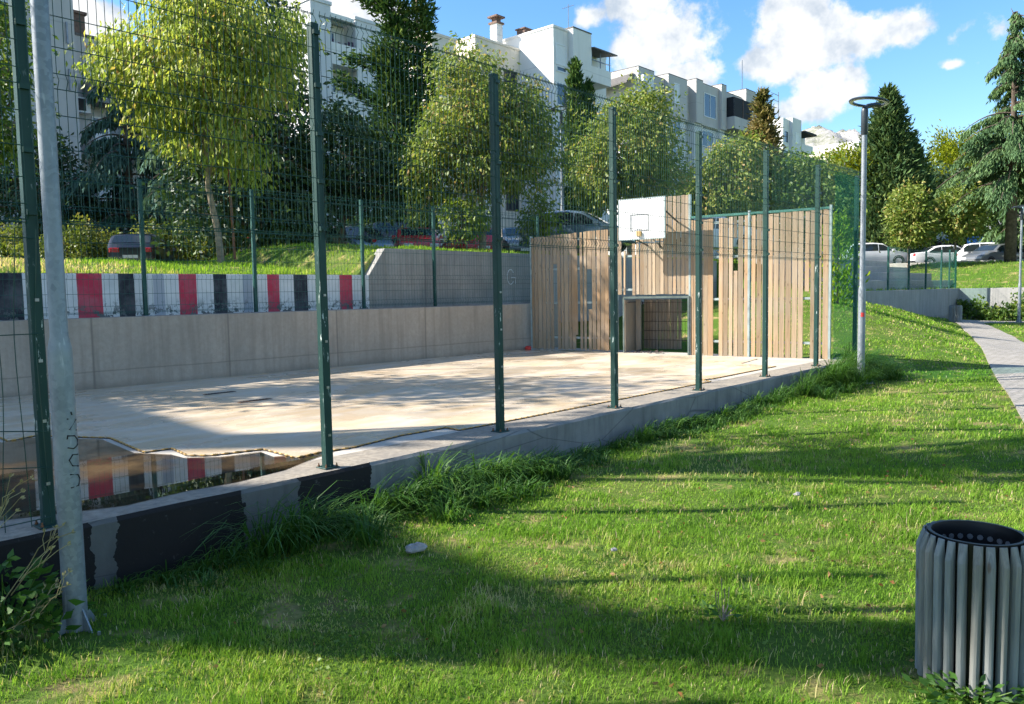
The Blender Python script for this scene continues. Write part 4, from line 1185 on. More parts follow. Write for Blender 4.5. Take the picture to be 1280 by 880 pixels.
limb_tree('deciduous_tree', 'round yellow flecked tree behind the fourth and fifth tall posts', (9.6, 36.0, 2.85), 1.5, .11,
          [(0, 0, 3.2, 1.8, 1.6, 1.7), (.5, 0, 4.4, 1.2, 1.1, 1.0), (-1.0, 0, 2.4, 1.1, 1.0, 1.0)], 'leaf_olive', 380, 24, .26, .22, .42, .8)
limb_tree('deciduous_tree', 'round green tree seen through the net left of the ring lamp', (13.3, 35.5, 2.7), 1.2, .11,
          [(0, 0, 2.9, 1.8, 1.6, 1.5), (.9, 0, 2.3, 1.2, 1.1, 1.1), (-.6, 0, 4.0, .9, .9, .7)], 'leaf_mid', 360, 24, .26, .22, .42, .8)
limb_tree('deciduous_tree', 'loose green tree filling the gap behind the end of the wooden wall', (11.4, 41.5, 2.85), 1.2, .11,
          [(0, 0, 2.8, 2.0, 1.8, 1.6), (1.3, 0, 3.0, 1.4, 1.3, 1.2)], 'leaf_mid', 300, 24, .28, .24, .42, .7)
conifer('golden_conifer', 'pointed bronze green conifer before the distant apartment block', (15.6, 50, 2.9), 10.4, [(.05, 1.7), (.3, 1.6), (.6, 1.05), (.85, .5), (1, .03)], 'conifer_gold', 10000, .40, .3, .45, jag=.3)
conifer('tall_conifer', 'massive dark green conifer with pointed top behind the white cars', (28.0, 60, 2.9), 12.9, [(.04, 2.9), (.3, 2.6), (.6, 1.75), (.85, .8), (1, .05)], 'cypress_blue', 22000, .48, .3, .6, jag=.28, r0=.35)
conifer('tall_conifer', 'darker conifer tucked behind the right side of the massive one', (30.6, 62, 2.9), 9.6, [(.04, 2.6), (.3, 2.3), (.6, 1.5), (.85, .7), (1, .05)], 'cypress', 11000, .48, .3, .6, jag=.3, r0=.3)
conifer('tall_conifer', 'thin dark spire of a far conifer left of the lime green pine', (41.6, 88, 2.9), 15.5, [(.3, 1.6), (.6, 1.1), (.85, .5), (1, .05)], 'cypress_blue', 2200, .5, .3, .3, jag=.35)
limb_tree('pine_tree', 'lime green round topped pine behind the drooping cedar', (43.5, 80, 2.9), 5, .3,
          [(0, 0, 9.4, 3.6, 3.4, 2.8), (2.6, 0, 10.6, 3.0, 3.0, 2.6), (-2.2, 0, 7.6, 2.4, 2.2, 2.4), (4.5, 0, 8.5, 2.6, 2.5, 2.6), (.5, 0, 12.2, 2.0, 1.9, 1.5)], 'pine', 620, 24, .5, .42, .3, -.5)
limb_tree('pine_tree', 'small lime green pine before the low white far building', (25.3, 61, 2.9), 3, .2, [(0, 0, 7.2, 1.8, 1.7, 1.8), (.8, 0, 6.0, 1.6, 1.5, 1.4)], 'pine', 240, 22, .32, .34, .3, -.4)
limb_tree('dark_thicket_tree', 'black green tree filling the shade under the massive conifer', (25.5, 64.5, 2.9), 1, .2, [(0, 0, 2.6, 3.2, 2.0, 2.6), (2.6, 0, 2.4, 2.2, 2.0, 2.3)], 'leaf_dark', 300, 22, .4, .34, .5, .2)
cd = cedar('deodar_cedar', 'large pale green deodar cedar with curtains of drooping boughs at right', (29.2, 47.0, gz(29.2, 47.0)), 14.4, 5.4, 'cedar', 30, .27, dens=190, base=.30, top_nod=-.35, pw=1.0)
cedar('deodar_cedar', 'second pale green deodar at the far right edge behind the lamp', (34.2, 52.0, 2.85), 12.0, 4.6, 'cedar', 18, .55, dens=110, base=.1)
limb_tree('street_tree', 'small round olive tree on a stake above the corner of the grey wall', (23.75, 48, gz(23.75, 48)), 1.5, .07,
          [(0, 0, 3.2, 1.25, 1.2, 1.5), (-.1, 0, 4.3, .75, .75, .8), (.2, 0, 2.4, 1.15, 1.1, .8)], 'leaf_olive', 330, 22, .22, .22, .45, .4, group='small round trees on the grass bank')
limb_tree('street_tree', 'small round olive tree with browner leaves right of the white van', (26.3, 47.6, gz(26.3, 47.6)), 1.4, .07,
          [(0, 0, 3.0, 1.3, 1.2, 1.4), (.3, 0, 4.0, .8, .75, .7), (.9, 0, 2.6, 1.0, 1.0, .9)], 'leaf_olive', 330, 22, .22, .22, .45, .4, group='small round trees on the grass bank')
conifer('thuja_bush', 'bright yellow green upright thuja seen through the green net', (9.85, 24.2, gz(9.85, 24.2)), 2.55, [(.02, .45), (.3, .55), (.65, .40), (.9, .15), (1, .02)], 'thuja', 1900, .17, .35, .8, jag=.35, r0=.05)
limb_tree('deciduous_tree', 'dark green tree behind the white van on the far parking', (35.0, 66, 2.9), 2, .2, [(0, 0, 5, 3.4, 3, 3.2), (3, 0, 4.6, 3, 3, 3)], 'leaf_dark', 260, 22, .5, .42, .5, .3)
# trees standing left of the photograph, over the near end of the court
for i, (x, y, z, blobs, lab) in enumerate([
    (-9.8, 8.4, .8, [(.6, 0, 10.6, 2.2, .6, 1.0), (2.6, 1.6, 11.5, 1.8, .6, .8), (-1.6, 1.3, 9.9, 1.3, .5, .7), (2.2, -1.3, 10.8, 1.2, .4, .6)], 'tall thin crowned tree left of the court near end'),
    (-10.6, 4.9, .5, [(.8, -1.2, 9.8, 1.2, .45, .8), (3.0, -.9, 10.4, 1.3, .5, .7)], 'tall sparse tree left of the lamp pole'),
    (-12.5, 12.6, 1.9, [(0, 0, 6.4, 2.6, 1.7, 2.6), (1.6, .6, 4.6, 1.6, 1.3, 1.4), (-.5, -.6, 4.0, 1.8, 1.4, 1.4)], 'leafy tree left of the long wall near the striped wall start')]):
    limb_tree('shade_tree', lab, (x, y, z), 3.6, .2, blobs, 'leaf_mid', (90, 130, 260)[i], 18, (.26, .22, .42)[i], .24, .5, .5, inner=.1)

# ------------------------------------------------------------------ hedge, bushes, weeds
def hedge_obj(name, label, x0, x1, y, z, h, d, n, mat, cat='hedge', size=.15, wav=.35, slope=0.):
    q = rng.uniform(0, 1, n); side = rng.normal(size=n)*d
    top = h*(1+wav*.5*np.sin(q*23)+wav*.3*np.sin(q*57+1)+wav*.2*rng.normal(size=n))
    zz = rng.uniform(0, 1, n)**.7*top
    P = np.stack([x0+(x1-x0)*q, y+slope*(q-.5)*(x1-x0)+side*(1-.25*zz/h)+.25*np.sin(q*31), z+zz], -1)
    D = rng.normal(size=(n, 3))+np.array([0, -.3, .5])
    tint = np.clip(.35+.3*np.sin(q*37+zz*3)+rng.normal(size=n)*.22, 0, 1)
    root = thing(name, label, cat, ((x0+x1)/2, y, z))
    o = leaves('foliage', P-np.array([(x0+x1)/2, y, z]), D, size, .5, M[mat], root, tint)
    mb = MB()
    for i in range(14):
        x = (x0-x1)/2+(x1-x0)*(i+.5)/14
        mb.tube([(x, slope*x, -.1), (x+.1, slope*x+.05, h*.5), (x+.05, slope*x, h*.85)], [.03, .02, .008], 5)
    mb.build('stems', M['bark'], root)
    return root
hedge_obj('hedge', 'long yellow green hedge behind the black car above the striped wall', -21.5, -9.8, 33.2, 2.4, 1.9, .45, 15000, 'hedge')
hedge_obj('bush', 'bushy green shrubs at the left edge beyond the striped wall', -18.5, -15.0, 26.5, 2.35, .85, .4, 4200, 'hedge', 'bush')
hedge_obj('bush', 'dark green bush in the shade left of the hedge foot', -9.9, -8.0, 31.0, 2.42, 1.5, .5, 3500, 'leaf_mid', 'bush')
hedge_obj('bush', 'low green bushes along the foot of the wall at the path bend', 22.2, 28.5, 37.2, -.3, .72, .5, 5200, 'leaf_mid', 'bush', .2, .8, -.895)
hedge_obj('bush', 'pale flowering shrub at the far right bend of the path', 24.2, 25.8, 38.2, -.3, 1.1, .3, 1300, 'leaf_light', 'bush', .16, .8, -.895)

def blades(name, X, Yy, Z, H, wdt, mat, tint, lean=.5, seg2=True, parent=None):
    N = len(X)
    th = rng.uniform(0, 2*PI, N)
    d = np.stack([np.cos(th), np.sin(th), np.zeros(N)], -1)
    s = np.stack([-np.sin(th), np.cos(th), np.zeros(N)], -1)
    ln = (lean*rng.uniform(.2, 1.3, N)*H)[:, None]
    P0 = np.stack([X, Yy, Z], -1); w = (wdt*rng.uniform(.7, 1.3, N))[:, None]
    up = np.array([0, 0, 1.])
    if seg2:
        m = P0+up*(H*.58)[:, None]+d*ln*.32
        tip = P0+up*(H*(1-.12*lean))[:, None]+d*ln
        V = np.stack([P0-s*w*.5, P0+s*w*.5, m+s*w*.42, tip, m-s*w*.42], 1)
        return fast_mesh(name, V, 5, mat, tint, parent, tri=[(0,1,2,4), (4,2,3)])
    tip = P0+up*H[:, None]+d*ln
    V = np.stack([P0-s*w*.5, P0+s*w*.5, tip], 1)
    return fast_mesh(name, V, 3, mat, tint, parent)
def vnoise(x, y, sc_, seed=0):
    """cheap smooth value noise"""
    g = np.random.default_rng(seed).uniform(0, 1, (256, 256))
    xs, ys = x/sc_+1000, y/sc_+1000
    xi, yi = np.floor(xs).astype(int), np.floor(ys).astype(int)
    fx, fy = xs-xi, ys-yi
    fx = fx*fx*(3-2*fx); fy = fy*fy*(3-2*fy)
    a = g[xi % 256, yi % 256]; b = g[(xi+1) % 256, yi % 256]; c = g[xi % 256, (yi+1) % 256]; d = g[(xi+1) % 256, (yi+1) % 256]
    return (a*(1-fx)+b*fx)*(1-fy)+(c*(1-fx)+d*fx)*fy
def fbm(x, y, sc_, seed=0):
    return (vnoise(x, y, sc_, seed)*.5+vnoise(x, y, sc_*.47, seed+1)*.3+vnoise(x, y, sc_*.21, seed+2)*.2)
def lawn():
    VX, VY, VH, VW, VT = [], [], [], [], []
    # bands of distance: (y0, y1, blades per m2, height, width)
    for (y0, y1, dens, h, w) in ((2.9, 4.6, 7500, .047, .0042), (4.6, 6.5, 5200, .047, .005), (6.5, 9.5, 2800, .047, .0065), (9.5, 15, 1100, .05, .010), (15, 26, 260, .055, .021), (26, 46, 75, .065, .036)):
        xr = y1*.72+.8 if y0 < 6 else y1*.95+1.5
        n = int(dens*(y1-y0)*(2*xr))
        if n > 700000: n = 700000
        x = rng.uniform(-xr, xr, n); y = rng.uniform(y0, y1, n)
        s, t = st_of(x, y)
        ok = np.where(s < 13.4, t > .26, t > -4.2) & ~((s > 24) & (t < -4.15)) & (s < 40.9) & (x > -(y*.70+.5)) & (x < (y*.70+.5 if y0 < 6 else y*.95+1.5))
        x, y = x[ok], y[ok]
        d1 = fbm(x, y, .55, 3); d2 = fbm(x, y, 1.7, 9)
        bare = (d1 > .575) & (d2 > .45) | (d1 > .65)
        keep = rng.uniform(0, 1, len(x)) < np.where(bare, .26, 1.0)*(.45+.75*fbm(x, y, .16, 21))
        if y0 < 12 or True:
            pd = path_center_dist(x, y) if len(x) < 200000 else None
            if pd is None:
                pd = np.concatenate([path_center_dist(a, b) for a, b in zip(np.array_split(x, 12), np.array_split(y, 12))])
            keep &= pd > .80+.22*(vnoise(x, y, .3, 5)-.5)
        x, y, d1, d2 = x[keep], y[keep], d1[keep], d2[keep]
        tall = fbm(x, y, .35, 31)
        H = h*(.35+2.2*tall**2.2)*rng.uniform(.6, 1.35, len(x))
        tint = np.clip(-.10+.75*fbm(x, y, 1.1, 41)+.42*fbm(x, y, .22, 61)+rng.normal(size=len(x))*.13+np.where(d1 > .57, .22, 0), 0, .92)
        tint = np.where(rng.uniform(0, 1, len(x)) < .035+.10*(d1 > .56), rng.uniform(.9, 1, len(x)), tint)
        VX.append(x); VY.append(y); VH.append(H); VW.append(np.full(len(x), w)); VT.append(tint)
    X, Yy = np.concatenate(VX), np.concatenate(VY)
    s, t = st_of(X, Yy)
    Z = terrain(s, t)-.004
    o = blades('grass', X, Yy, Z, np.concatenate(VH), np.concatenate(VW), M['grass'], np.concatenate(VT), .75)
    tag(o, kind='stuff')
    print('blades', len(X))
lawn()
def lawn_clover():
    n = 30000
    y = 3.0+6.5*rng.uniform(0, 1, n)**1.4; x = rng.uniform(-1, 1, n)*(y*.72+.5)
    s, t = st_of(x, y)
    ok = (t > .5) & (fbm(x, y, .9, 77) > .575)
    x, y, s, t = x[ok], y[ok], s[ok], t[ok]
    P = np.stack([x, y, terrain(s, t)+rng.uniform(.006, .042, len(x))], -1)
    D = rng.normal(size=P.shape)*np.array([1, 1, .3])
    o = leaves('clover', P, D, .024, .75, M['leaf_mid'], None, rng.uniform(.2, .85, len(x)), .9)
    tag(o, kind='stuff')
lawn_clover()
def bank_grass():
    n = 42000
    s = rng.uniform(-8, 22, n); t = -9.05-rng.uniform(0, 1, n)**1.3*11
    x = OX+AX*s+AY*t; y = OY+AY*s-AX*t
    ok = y > 8
    s, t, x, y = s[ok], t[ok], x[ok], y[ok]
    tint = np.clip(.3+.75*fbm(x, y, 1.6, 51)+rng.normal(size=len(x))*.1-.1, 0, 1)
    tint = np.where((s < 3.2) & (fbm(x, y, .8, 7) > .33), np.clip(tint+.32, 0, .97), tint)
    o = blades('bank_grass', x, y, terrain(s, t)-.01, .085*rng.uniform(.4, 1.3, len(x))*(.5+1.2*vnoise(x, y, .7, 3)), np.full(len(x), .022), M['grass'], tint, .6)
    tag(o, kind='stuff')
    n = 22000
    s = rng.uniform(24.2, 52, n); t = rng.uniform(-14, 12, n)
    ok = (s > 41.4) | (t < -4.6)
    s, t = s[ok], t[ok]; x = OX+AX*s+AY*t; y = OY+AY*s-AX*t
    o = blades('terrace_grass', x, y, terrain(s, t)-.01, .14*rng.uniform(.4, 1.3, len(x)), np.full(len(x), .04), M['grass'], np.clip(.3+.5*fbm(x, y, 2, 5)+rng.normal(size=len(x))*.1, 0, 1), .6, False)
    tag(o, kind='stuff')
bank_grass()
def wall_weeds():
    # long arching grass along the foot of the kerb wall
    Sx, Tx, Hx, Wx, Tn = [], [], [], [], []
    clumps = [(-3.3,.55,.34,90)]
    s = -1.9
    while s < 13.0:
        big = .98 if s < 2.6 else (.48 if s < 6.5 else (.55 if s < 9.0 else (1.35 if s > 10.2 else .9)))
        if -2.0 < s < -1.0: big = .5
        clumps.append((s, .30+rnd.random()*.22*big, .58*big*rnd.uniform(.6, 1.25), int(120*big+20)))
        if rnd.random() < .6: clumps.append((s+.1, .50+rnd.random()*.45*big, .36*big*rnd.uniform(.7, 1.2), int(90*big+15)))
        s += rnd.uniform(.16, .34)
    V = []; T = []
    for (cs, ct, h, n) in clumps:
        for i in range(n):
            th = rnd.uniform(0, 2*PI); rad = abs(rnd.gauss(0, .09))
            s0, t0 = cs+rad*math.cos(th), max(.26, ct+rad*math.sin(th))
            L = h*rnd.uniform(.5, 1.5); out = L*rnd.uniform(.25, 1.0); w = rnd.uniform(.004, .0085)
            th2 = th+rnd.gauss(0, .5)
            d = np.array([math.cos(th2), math.sin(th2)]); sd = np.array([-d[1], d[0]])
            if t0+d[1]*out < .30: d[1] = abs(d[1])
            g = float(terrain(s0, t0))-.01
            row = []
            for q in (0, .4, .75, 1):
                z = g+L*(1.25*q-.62*q*q*(1+.9*rnd.random()*0+out/L*.55))
                ps, pt_ = s0+d[0]*out*q**1.4, t0+d[1]*out*q**1.4
                ww = w*(1-.9*q**2)
                for sg in (-1, 1):
                    a_, b_ = ps+sd[0]*ww*sg, pt_+sd[1]*ww*sg
                    row.append((OX+AX*a_+AY*b_, OY+AY*a_-AX*b_, max(z, g+.01)))
            V.append(row); T.append(min(1, max(0, rnd.gauss(.42, .22))))
    V = np.array(V)
    o = fast_mesh('tall_grass', V, 8, M['weed'], np.array(T), None, tri=[(0,1,3,2), (2,3,5,4), (4,5,7,6)])
    tag(o, kind='stuff')
wall_weeds()
def broad_weed(label, loc, n, size, h, mat='weed', spikes=0, name='weed_plant', lf=.42):
    r = thing(name, label, 'plant', loc)
    P = []; D = []
    for i in range(n):
        th = rnd.uniform(0, 2*PI); q = rnd.random()**.7
        P.append((math.cos(th)*q*size, math.sin(th)*q*size, h*rnd.random()**1.2*(1-.5*q)+.01)); D.append((math.cos(th), math.sin(th), rnd.uniform(-.2, .8)))
    leaves('leaves', np.array(P), np.array(D), size*lf, .45, M[mat], r, rng.uniform(.1, .8, n), .3)
    mb = MB()
    for i in range(6):
        th = rnd.uniform(0, 2*PI); mb.tube([(0, 0, -.02), (math.cos(th)*size*.3, math.sin(th)*size*.3, h*.5), (math.cos(th)*size*.6, math.sin(th)*size*.6, h*.9)], [.005, .004, .002], 5)
    for i in range(spikes):
        x, y = rnd.uniform(-.06, .06), rnd.uniform(-.05, .05); hh = rnd.uniform(.14, .24)
        mb.tube([(x*.4, y*.4, 0), (x, y, hh*.6), (x*1.1, y, hh)], [.0016, .0018, .0035], 5)
    mb.build('stems', M['bark_pale'] if spikes else M['weed'], r)
    return r
broad_weed('small plantain weed with thin upright seed spikes in the lawn', (1.2, 4.52, -.40), 22, .13, .05, spikes=5)
broad_weed('leafy green weed growing against the foot of the near bin', (2.10, 3.57, -.45), 240, .26, .12, lf=.2)
broad_weed('leafy weed sprouting at the right foot of the near bin', (2.42, 3.56, -.45), 130, .18, .14, lf=.24)
broad_weed('dark leafy weeds crowding left of the lamp base', (-3.05, 4.62, -.53), 520, .42, .55, lf=.22)
broad_weed('dark leafy weed at the bottom left corner beside the painted wall', (-3.25, 4.25, -.53), 460, .40, .42, lf=.22)
broad_weed('green leafy sprout growing from the kerb wall face under the third post', W(.95, .21, -.30), 60, .08, .34, lf=.4)
# dry branching stalks with seed heads left of the lamp
r = thing('dry_weed', 'pale dry branching weed with seed heads left of the lamp pole', 'plant', (-3.1, 4.45, -.53))
mb = MB(); heads = MB(); sp = []
def branch(p, d, L, dep):
    q = p+d*L; mb.tube([p, p+d*L*.5+Vector((rnd.uniform(-.02, .02), rnd.uniform(-.02, .02), .02)), q], [.004*(.6+.2*dep), .0035*(.6+.2*dep), .002], 5, cap=False)
    if dep == 0: sp.append((q, d)); return
    for k in range(3):
        dd = (d+Vector((rnd.uniform(-.6, .6), rnd.uniform(-.6, .6), rnd.uniform(-.1, .5)))).normalized()
        branch(p+d*L*rnd.uniform(.55, 1), dd, L*rnd.uniform(.35, .6), dep-1)
for d, L in ((Vector((.45, .1, .75)), .62), (Vector((-.25, .1, .95)), .85), (Vector((.6, .0, .35)), .5), (Vector((.1, .2, .9)), .7), (Vector((-.5, 0, .6)), .6)): branch(Vector((rnd.uniform(-.08, .08), rnd.uniform(-.05, .05), 0)), d.normalized(), L, 2)
mb.build('stems', M['dry'], r)
PP = np.array([list(q) for q, d in sp for _ in range(5)]); DD = np.array([list(d) for q, d in sp for _ in range(5)])+rng.normal(size=(len(sp)*5, 3))*.5
leaves('seed_heads', PP, DD, .028, .5, M['dry'], r, rng.uniform(0, 1, len(PP)))
# stones and litter on the lawn
def pebble(name, label, loc, sx, sy, sz, rz, mat='stone', cat='stone', pts=9):
    mb = MB(); vs = []; fs = []
    for j, (f, zz) in enumerate(((.8, 0), (1.0, .35), (.82, .8), (.35, 1.0))):
        for k in range(pts):
            th = 2*PI*k/pts; rr = f*(1+.22*math.sin(k*2.3+1)+.1*math.sin(k*4.1+j))
            vs.append((sx*rr*math.cos(th), sy*rr*math.sin(th), sz*zz*(1+.2*math.sin(k*1.7))))
    for j in range(3):
        for k in range(pts): fs.append((j*pts+k, j*pts+(k+1) % pts, (j+1)*pts+(k+1) % pts, (j+1)*pts+k))
    fs.append(tuple(range(pts-1, -1, -1))); fs.append(tuple(3*pts+k for k in range(pts)))
    mb.add(vs, fs); o = mb.build(name, M[mat], loc=loc, rz=rz, bev=.004)
    return tag(o, label, cat)
pebble('flat_stone', 'flat pale stone lying in the shaded grass below the wall weeds', (-.76, 5.90, -.425), .085, .06, .055, .5)
pebble('pebble', 'small grey pebble in the sunny lawn between wall and bin', (.72, 5.75, -.40), .025, .02, .022, .2)
pebble('pebble', 'whitish stone chip on the shaded lawn above the bin', (2.55, 7.1, -.36), .05, .03, .02, 1.)
n = 420
x = rng.uniform(-1.8, 5, n); y = rng.uniform(3.2, 10, n); s, t = st_of(x, y); ok = t > .6
P = np.stack([x, y, terrain(s, t)+.025], -1)[ok]
o = leaves('fallen_leaves', P, rng.normal(size=(len(P), 3))*np.array([1, 1, .15]), .038, .6, M['dead_leaf'], None, rng.uniform(0, 1, len(P)), .9)
tag(o, kind='stuff')

# ------------------------------------------------------------------ cars
PROF = {  # upper outline (x from rear to front, z), belt height; x=0 at the middle, front is +x
 'hatch': dict(L=4.0, W=1.74, top=[(-2.0,.62),(-1.97,.92),(-1.80,1.08),(-1.42,1.42),(-1.0,1.49),(-.2,1.50),(.35,1.44),(1.02,1.03),(1.2,.98),(1.75,.82),(1.95,.66),(2.0,.5)], belt=.93, gl=(-1.72,.98), wb=(-1.25,1.27)),
 'suv':   dict(L=4.4, W=1.84, top=[(-2.2,.70),(-2.17,1.0),(-2.05,1.16),(-1.72,1.58),(-1.3,1.66),(-.2,1.68),(.4,1.61),(1.08,1.14),(1.3,1.08),(1.95,.95),(2.15,.78),(2.2,.55)], belt=1.06, gl=(-1.98,1.05), wb=(-1.35,1.4)),
 'sedan': dict(L=4.5, W=1.78, top=[(-2.25,.62),(-2.22,.92),(-2.1,1.0),(-1.55,1.03),(-.95,1.38),(-.5,1.45),(.1,1.45),(.45,1.40),(1.12,1.0),(1.3,.95),(1.95,.82),(2.2,.66),(2.25,.48)], belt=.92, gl=(-1.5,1.05), wb=(-1.35,1.4)),
 'van':   dict(L=4.9, W=1.95, top=[(-2.45,.7),(-2.44,1.6),(-2.36,2.0),(-2.2,2.08),(-.5,2.10),(.75,2.05),(1.0,1.95),(1.62,1.22),(1.8,1.14),(2.25,1.0),(2.43,.8),(2.45,.5)], belt=1.18, gl=(-2.35,1.55), wb=(-1.5,1.5)),
}
def make_car(label, kind, pmat, loc, heading, group=None, name='parked_car'):
    p = PROF[kind]; r = thing(name, label, 'car', loc, heading, group)
    tx = np.array([q[0] for q in p['top']]); tz = np.array([q[1] for q in p['top']])
    hw = p['W']/2; belt = p['belt']; roof = tz.max(); xe = p['L']/2
    ztop = lambda x: float(np.interp(x, tx, tz))
    def halfw(x, z):
        e = max(0, abs(x)-xe*.62)/(xe*.38)
        w = hw*(1-.16*e**2.2)
        if z > belt: w *= 1-.20*((z-belt)/(roof-belt))**1.1
        if z < .5: w *= .97
        return w
    xs = sorted(set(list(np.linspace(-xe, xe, 30))+list(tx)))
    vs = []; fs = []
    for x in xs:
        zt_ = ztop(x); zb = .24+.06*max(0, abs(x)-xe*.8)/(xe*.2)
        b1 = min(belt, zt_-.03)
        ring = [(halfw(x, zb)*.93, zb), (halfw(x, .5), min(.5, zt_-.06)), (halfw(x, b1), b1), (halfw(x, max(b1, zt_-.07)), max(b1+.005, zt_-.06)), (halfw(x, zt_)*.86, zt_), (halfw(x, zt_)*.4, zt_+.012)]
        full = ring+[(-y, z) for y, z in ring[::-1]]
        vs += [(x, y, z) for y, z in full]
    m = 12
    for i in range(len(xs)-1):
        for k in range(m): fs.append((i*m+k, (i+1)*m+k, (i+1)*m+(k+1) % m, i*m+(k+1) % m))
    fs.append(tuple(range(m))); fs.append(tuple((len(xs)-1)*m+k for k in range(m-1, -1, -1)))
    mb = MB(); mb.add(vs, [f[::-1] for f in fs]); mb.build('body', pmat, r, smooth='auto')
    # side glass
    g0, g1 = p['gl']
    for sg in (-1, 1):
        cuts = np.linspace(g0+.12, g1-.05, 4 if kind != 'van' else 3)
        for a, b in zip(cuts[:-1], cuts[1:]):
            if kind == 'van' and a < -.6: continue
            a, b = a+.025, b-.025
            mb = MB(); vs = []
            n = 6
            for x in np.linspace(a, b, n):
                zl = belt+.03; zu = max(zl+.02, min(ztop(x)-.09, roof-.10))
                for z in (zl, zu): vs.append((x, sg*(halfw(x, z)+.006), z))
            fs = [(2*i, 2*i+2, 2*i+3, 2*i+1)[::(1 if sg < 0 else -1)] for i in range(n-1)]
            mb.add(vs, fs); mb.build('side_window', M['car_glass'], r)
    # windscreen and rear window, lying on the sloping outline
    def top_glass(nm, x0, x1):
        mb = MB(); vs = []
        for x in np.linspace(x0, x1, 5):
            z = ztop(x); sl = (ztop(x+.02)-ztop(x-.02))/.04; nx, nz = -sl, 1; ln = math.hypot(nx, nz)
            for sg in (-1, -.5, 0, .5, 1):
                w = halfw(x, z)*.84
                vs.append((x+nx/ln*.012, sg*w, z+nz/ln*.012+.012*(1-abs(sg))))
        fs = [(i*5+k, i*5+k+1, (i+1)*5+k+1, (i+1)*5+k)[::-1] for i in range(4) for k in range(4)]
        mb.add(vs, fs); mb.build(nm, M['car_glass'], r)
    fi = [i for i in range(len(tx)-1) if tz[i+1] < tz[i] and tz[i]-tz[i+1] > .3 and tx[i] > 0][0]
    top_glass('windscreen', tx[fi]+.06, tx[fi+1]-.06)
    ri = [i for i in range(len(tx)-1) if tz[i+1]-tz[i] > .3 and tx[i+1] < 0][-1]
    if kind != 'van': top_glass('rear_window', tx[ri]+.03, tx[ri+1]-.05)
    # lamps, plates, bumper band
    for sg in (-1, 1):
        y = sg*hw*.62
        xr, zr_ = -xe, tz[1]-.10
        mb = MB(); mb.cbox(-xe-.012, -xe+.14, y-.17, y+.17+.0, zr_-.06, zr_+.10, .02); mb.build('taillight', M['taillight'], r)
        zf = ztop(xe-.12)-.10
        mb = MB(); mb.cbox(xe-.20, xe+.004, y-.19, y+.19, zf-.06, zf+.07, .02); mb.build('headlight', M['headlight'], r)
        mb = MB(); mb.cbox(g1-.12, g1+.06, sg*(hw+.13)-.07, sg*(hw+.13)+.07, belt+.02, belt+.15, .02); mb.box(g1-.05, g1+.02, sg*(hw-.06), sg*(hw+.07), belt+.03, belt+.06); mb.build('mirror', pmat, r)
    mb = MB(); mb.cbox(-xe-.02, -xe+.15, -hw*.80, hw*.80, .30, .46, .02); mb.cbox(xe-.16, xe+.015, -hw*.74, hw*.74, .28, .42, .02); mb.build('bumper', M['black_plastic'], r)
    mb = MB(); mb.box(-xe-.026, -xe-.021, -.26, .26, .55, .66); mb.build('number_plate', M['plate'], r)
    mb = MB(); mb.box(xe+.016, xe+.021, -.26, .26, .36, .47); mb.build('number_plate', M['plate'], r)
    rr = .32 if kind in ('hatch', 'sedan') else .35
    for x in p['wb']:
        for sg in (-1, 1):
            yo = sg*(hw+.008); yi = sg*(hw-.2)
            w = thing('wheel', None, None, (x, 0, 0)); w.parent = r
            mb = MB(); n = 24; prof = [(rr*.62, yo), (rr*.92, yo), (rr, yo-sg*.03), (rr, yi), (rr*.6, yi)]
            vs = []; fs = []
            for q, y in prof:
                for k in range(n): vs.append((q*math.cos(2*PI*k/n), y, rr+q*math.sin(2*PI*k/n)))
            for i in range(4):
                for k in range(n): fs.append((i*n+k, i*n+(k+1) % n, (i+1)*n+(k+1) % n, (i+1)*n+k))
            mb.add(vs, fs); mb.build('tyre', M['tyre'], w)
            mb = MB(); vs = [(0, yo-sg*.02, rr)]; 
            for k in range(20):
                q = rr*.63; vs.append((q*math.cos(2*PI*k/20), yo-sg*.004-sg*(.03 if k % 4 > 1 else 0), rr+q*math.sin(2*PI*k/20)))
            mb.add(vs, [(0, 1+k, 1+(k+1) % 20) for k in range(20)]); mb.build('rim', M['rim'], w)
            mb = MB(); vs = []; q0, q1 = rr*.99, rr*1.16
            for k in range(15):
                a = PI*k/14
                for q in (q0, q1): vs.append((x+q*math.cos(a), sg*(hw+.003), rr+q*math.sin(a)))
            mb.add(vs, [(2*k, 2*k+1, 2*k+3, 2*k+2) for k in range(14)]); mb.build('wheel_arch', M['black_plastic'], r)
    return r
black = paint('black_car_paint', (.008, .009, .012)); navy = paint('dark_blue_car_paint', (.015, .025, .05)); red = paint('red_car_paint', (.58, .016, .03))
white = paint('white_car_paint', (.80, .81, .82)); silver = paint('silver_car_paint', (.42, .45, .48), .3); bluegrey = paint('blue_grey_car_paint', (.10, .15, .21), .2)
grey = paint('grey_car_paint', (.16, .17, .18), .3); lblue = paint('pale_blue_car_paint', (.22, .32, .44), .2); brown = paint('brown_car_paint', (.09, .055, .04), .2)
AH = ANG
PK = 2.87
make_car('black hatchback seen from behind beside the long hedge, red rear lamps', 'hatch', black, (-14.15, 31.0, 2.435), R(103))
make_car('black car in deep shade behind the second tall green post', 'hatch', black, (-8.4, 32.2, PK), R(20))
make_car('dark blue car half hidden by the bushy dark tree', 'hatch', navy, (-7.2, 34.0, PK), R(160))
make_car('small pale blue car just left of the grey wall end', 'hatch', lblue, (-6.4, 34.4, PK), R(-60))
make_car('dark blue van with wide rear standing behind the grey wall end', 'suv', navy, (-5.35, 36.2, PK+.12), R(100))
make_car('red hatchback behind the grey wall, the one nearest the dark cypress', 'hatch', red, (-4.1, 34.6, PK), R(-75))
make_car('low red car behind the trunk of the olive tree', 'hatch', red, (-1.75, 34.8, PK-.1), R(110))
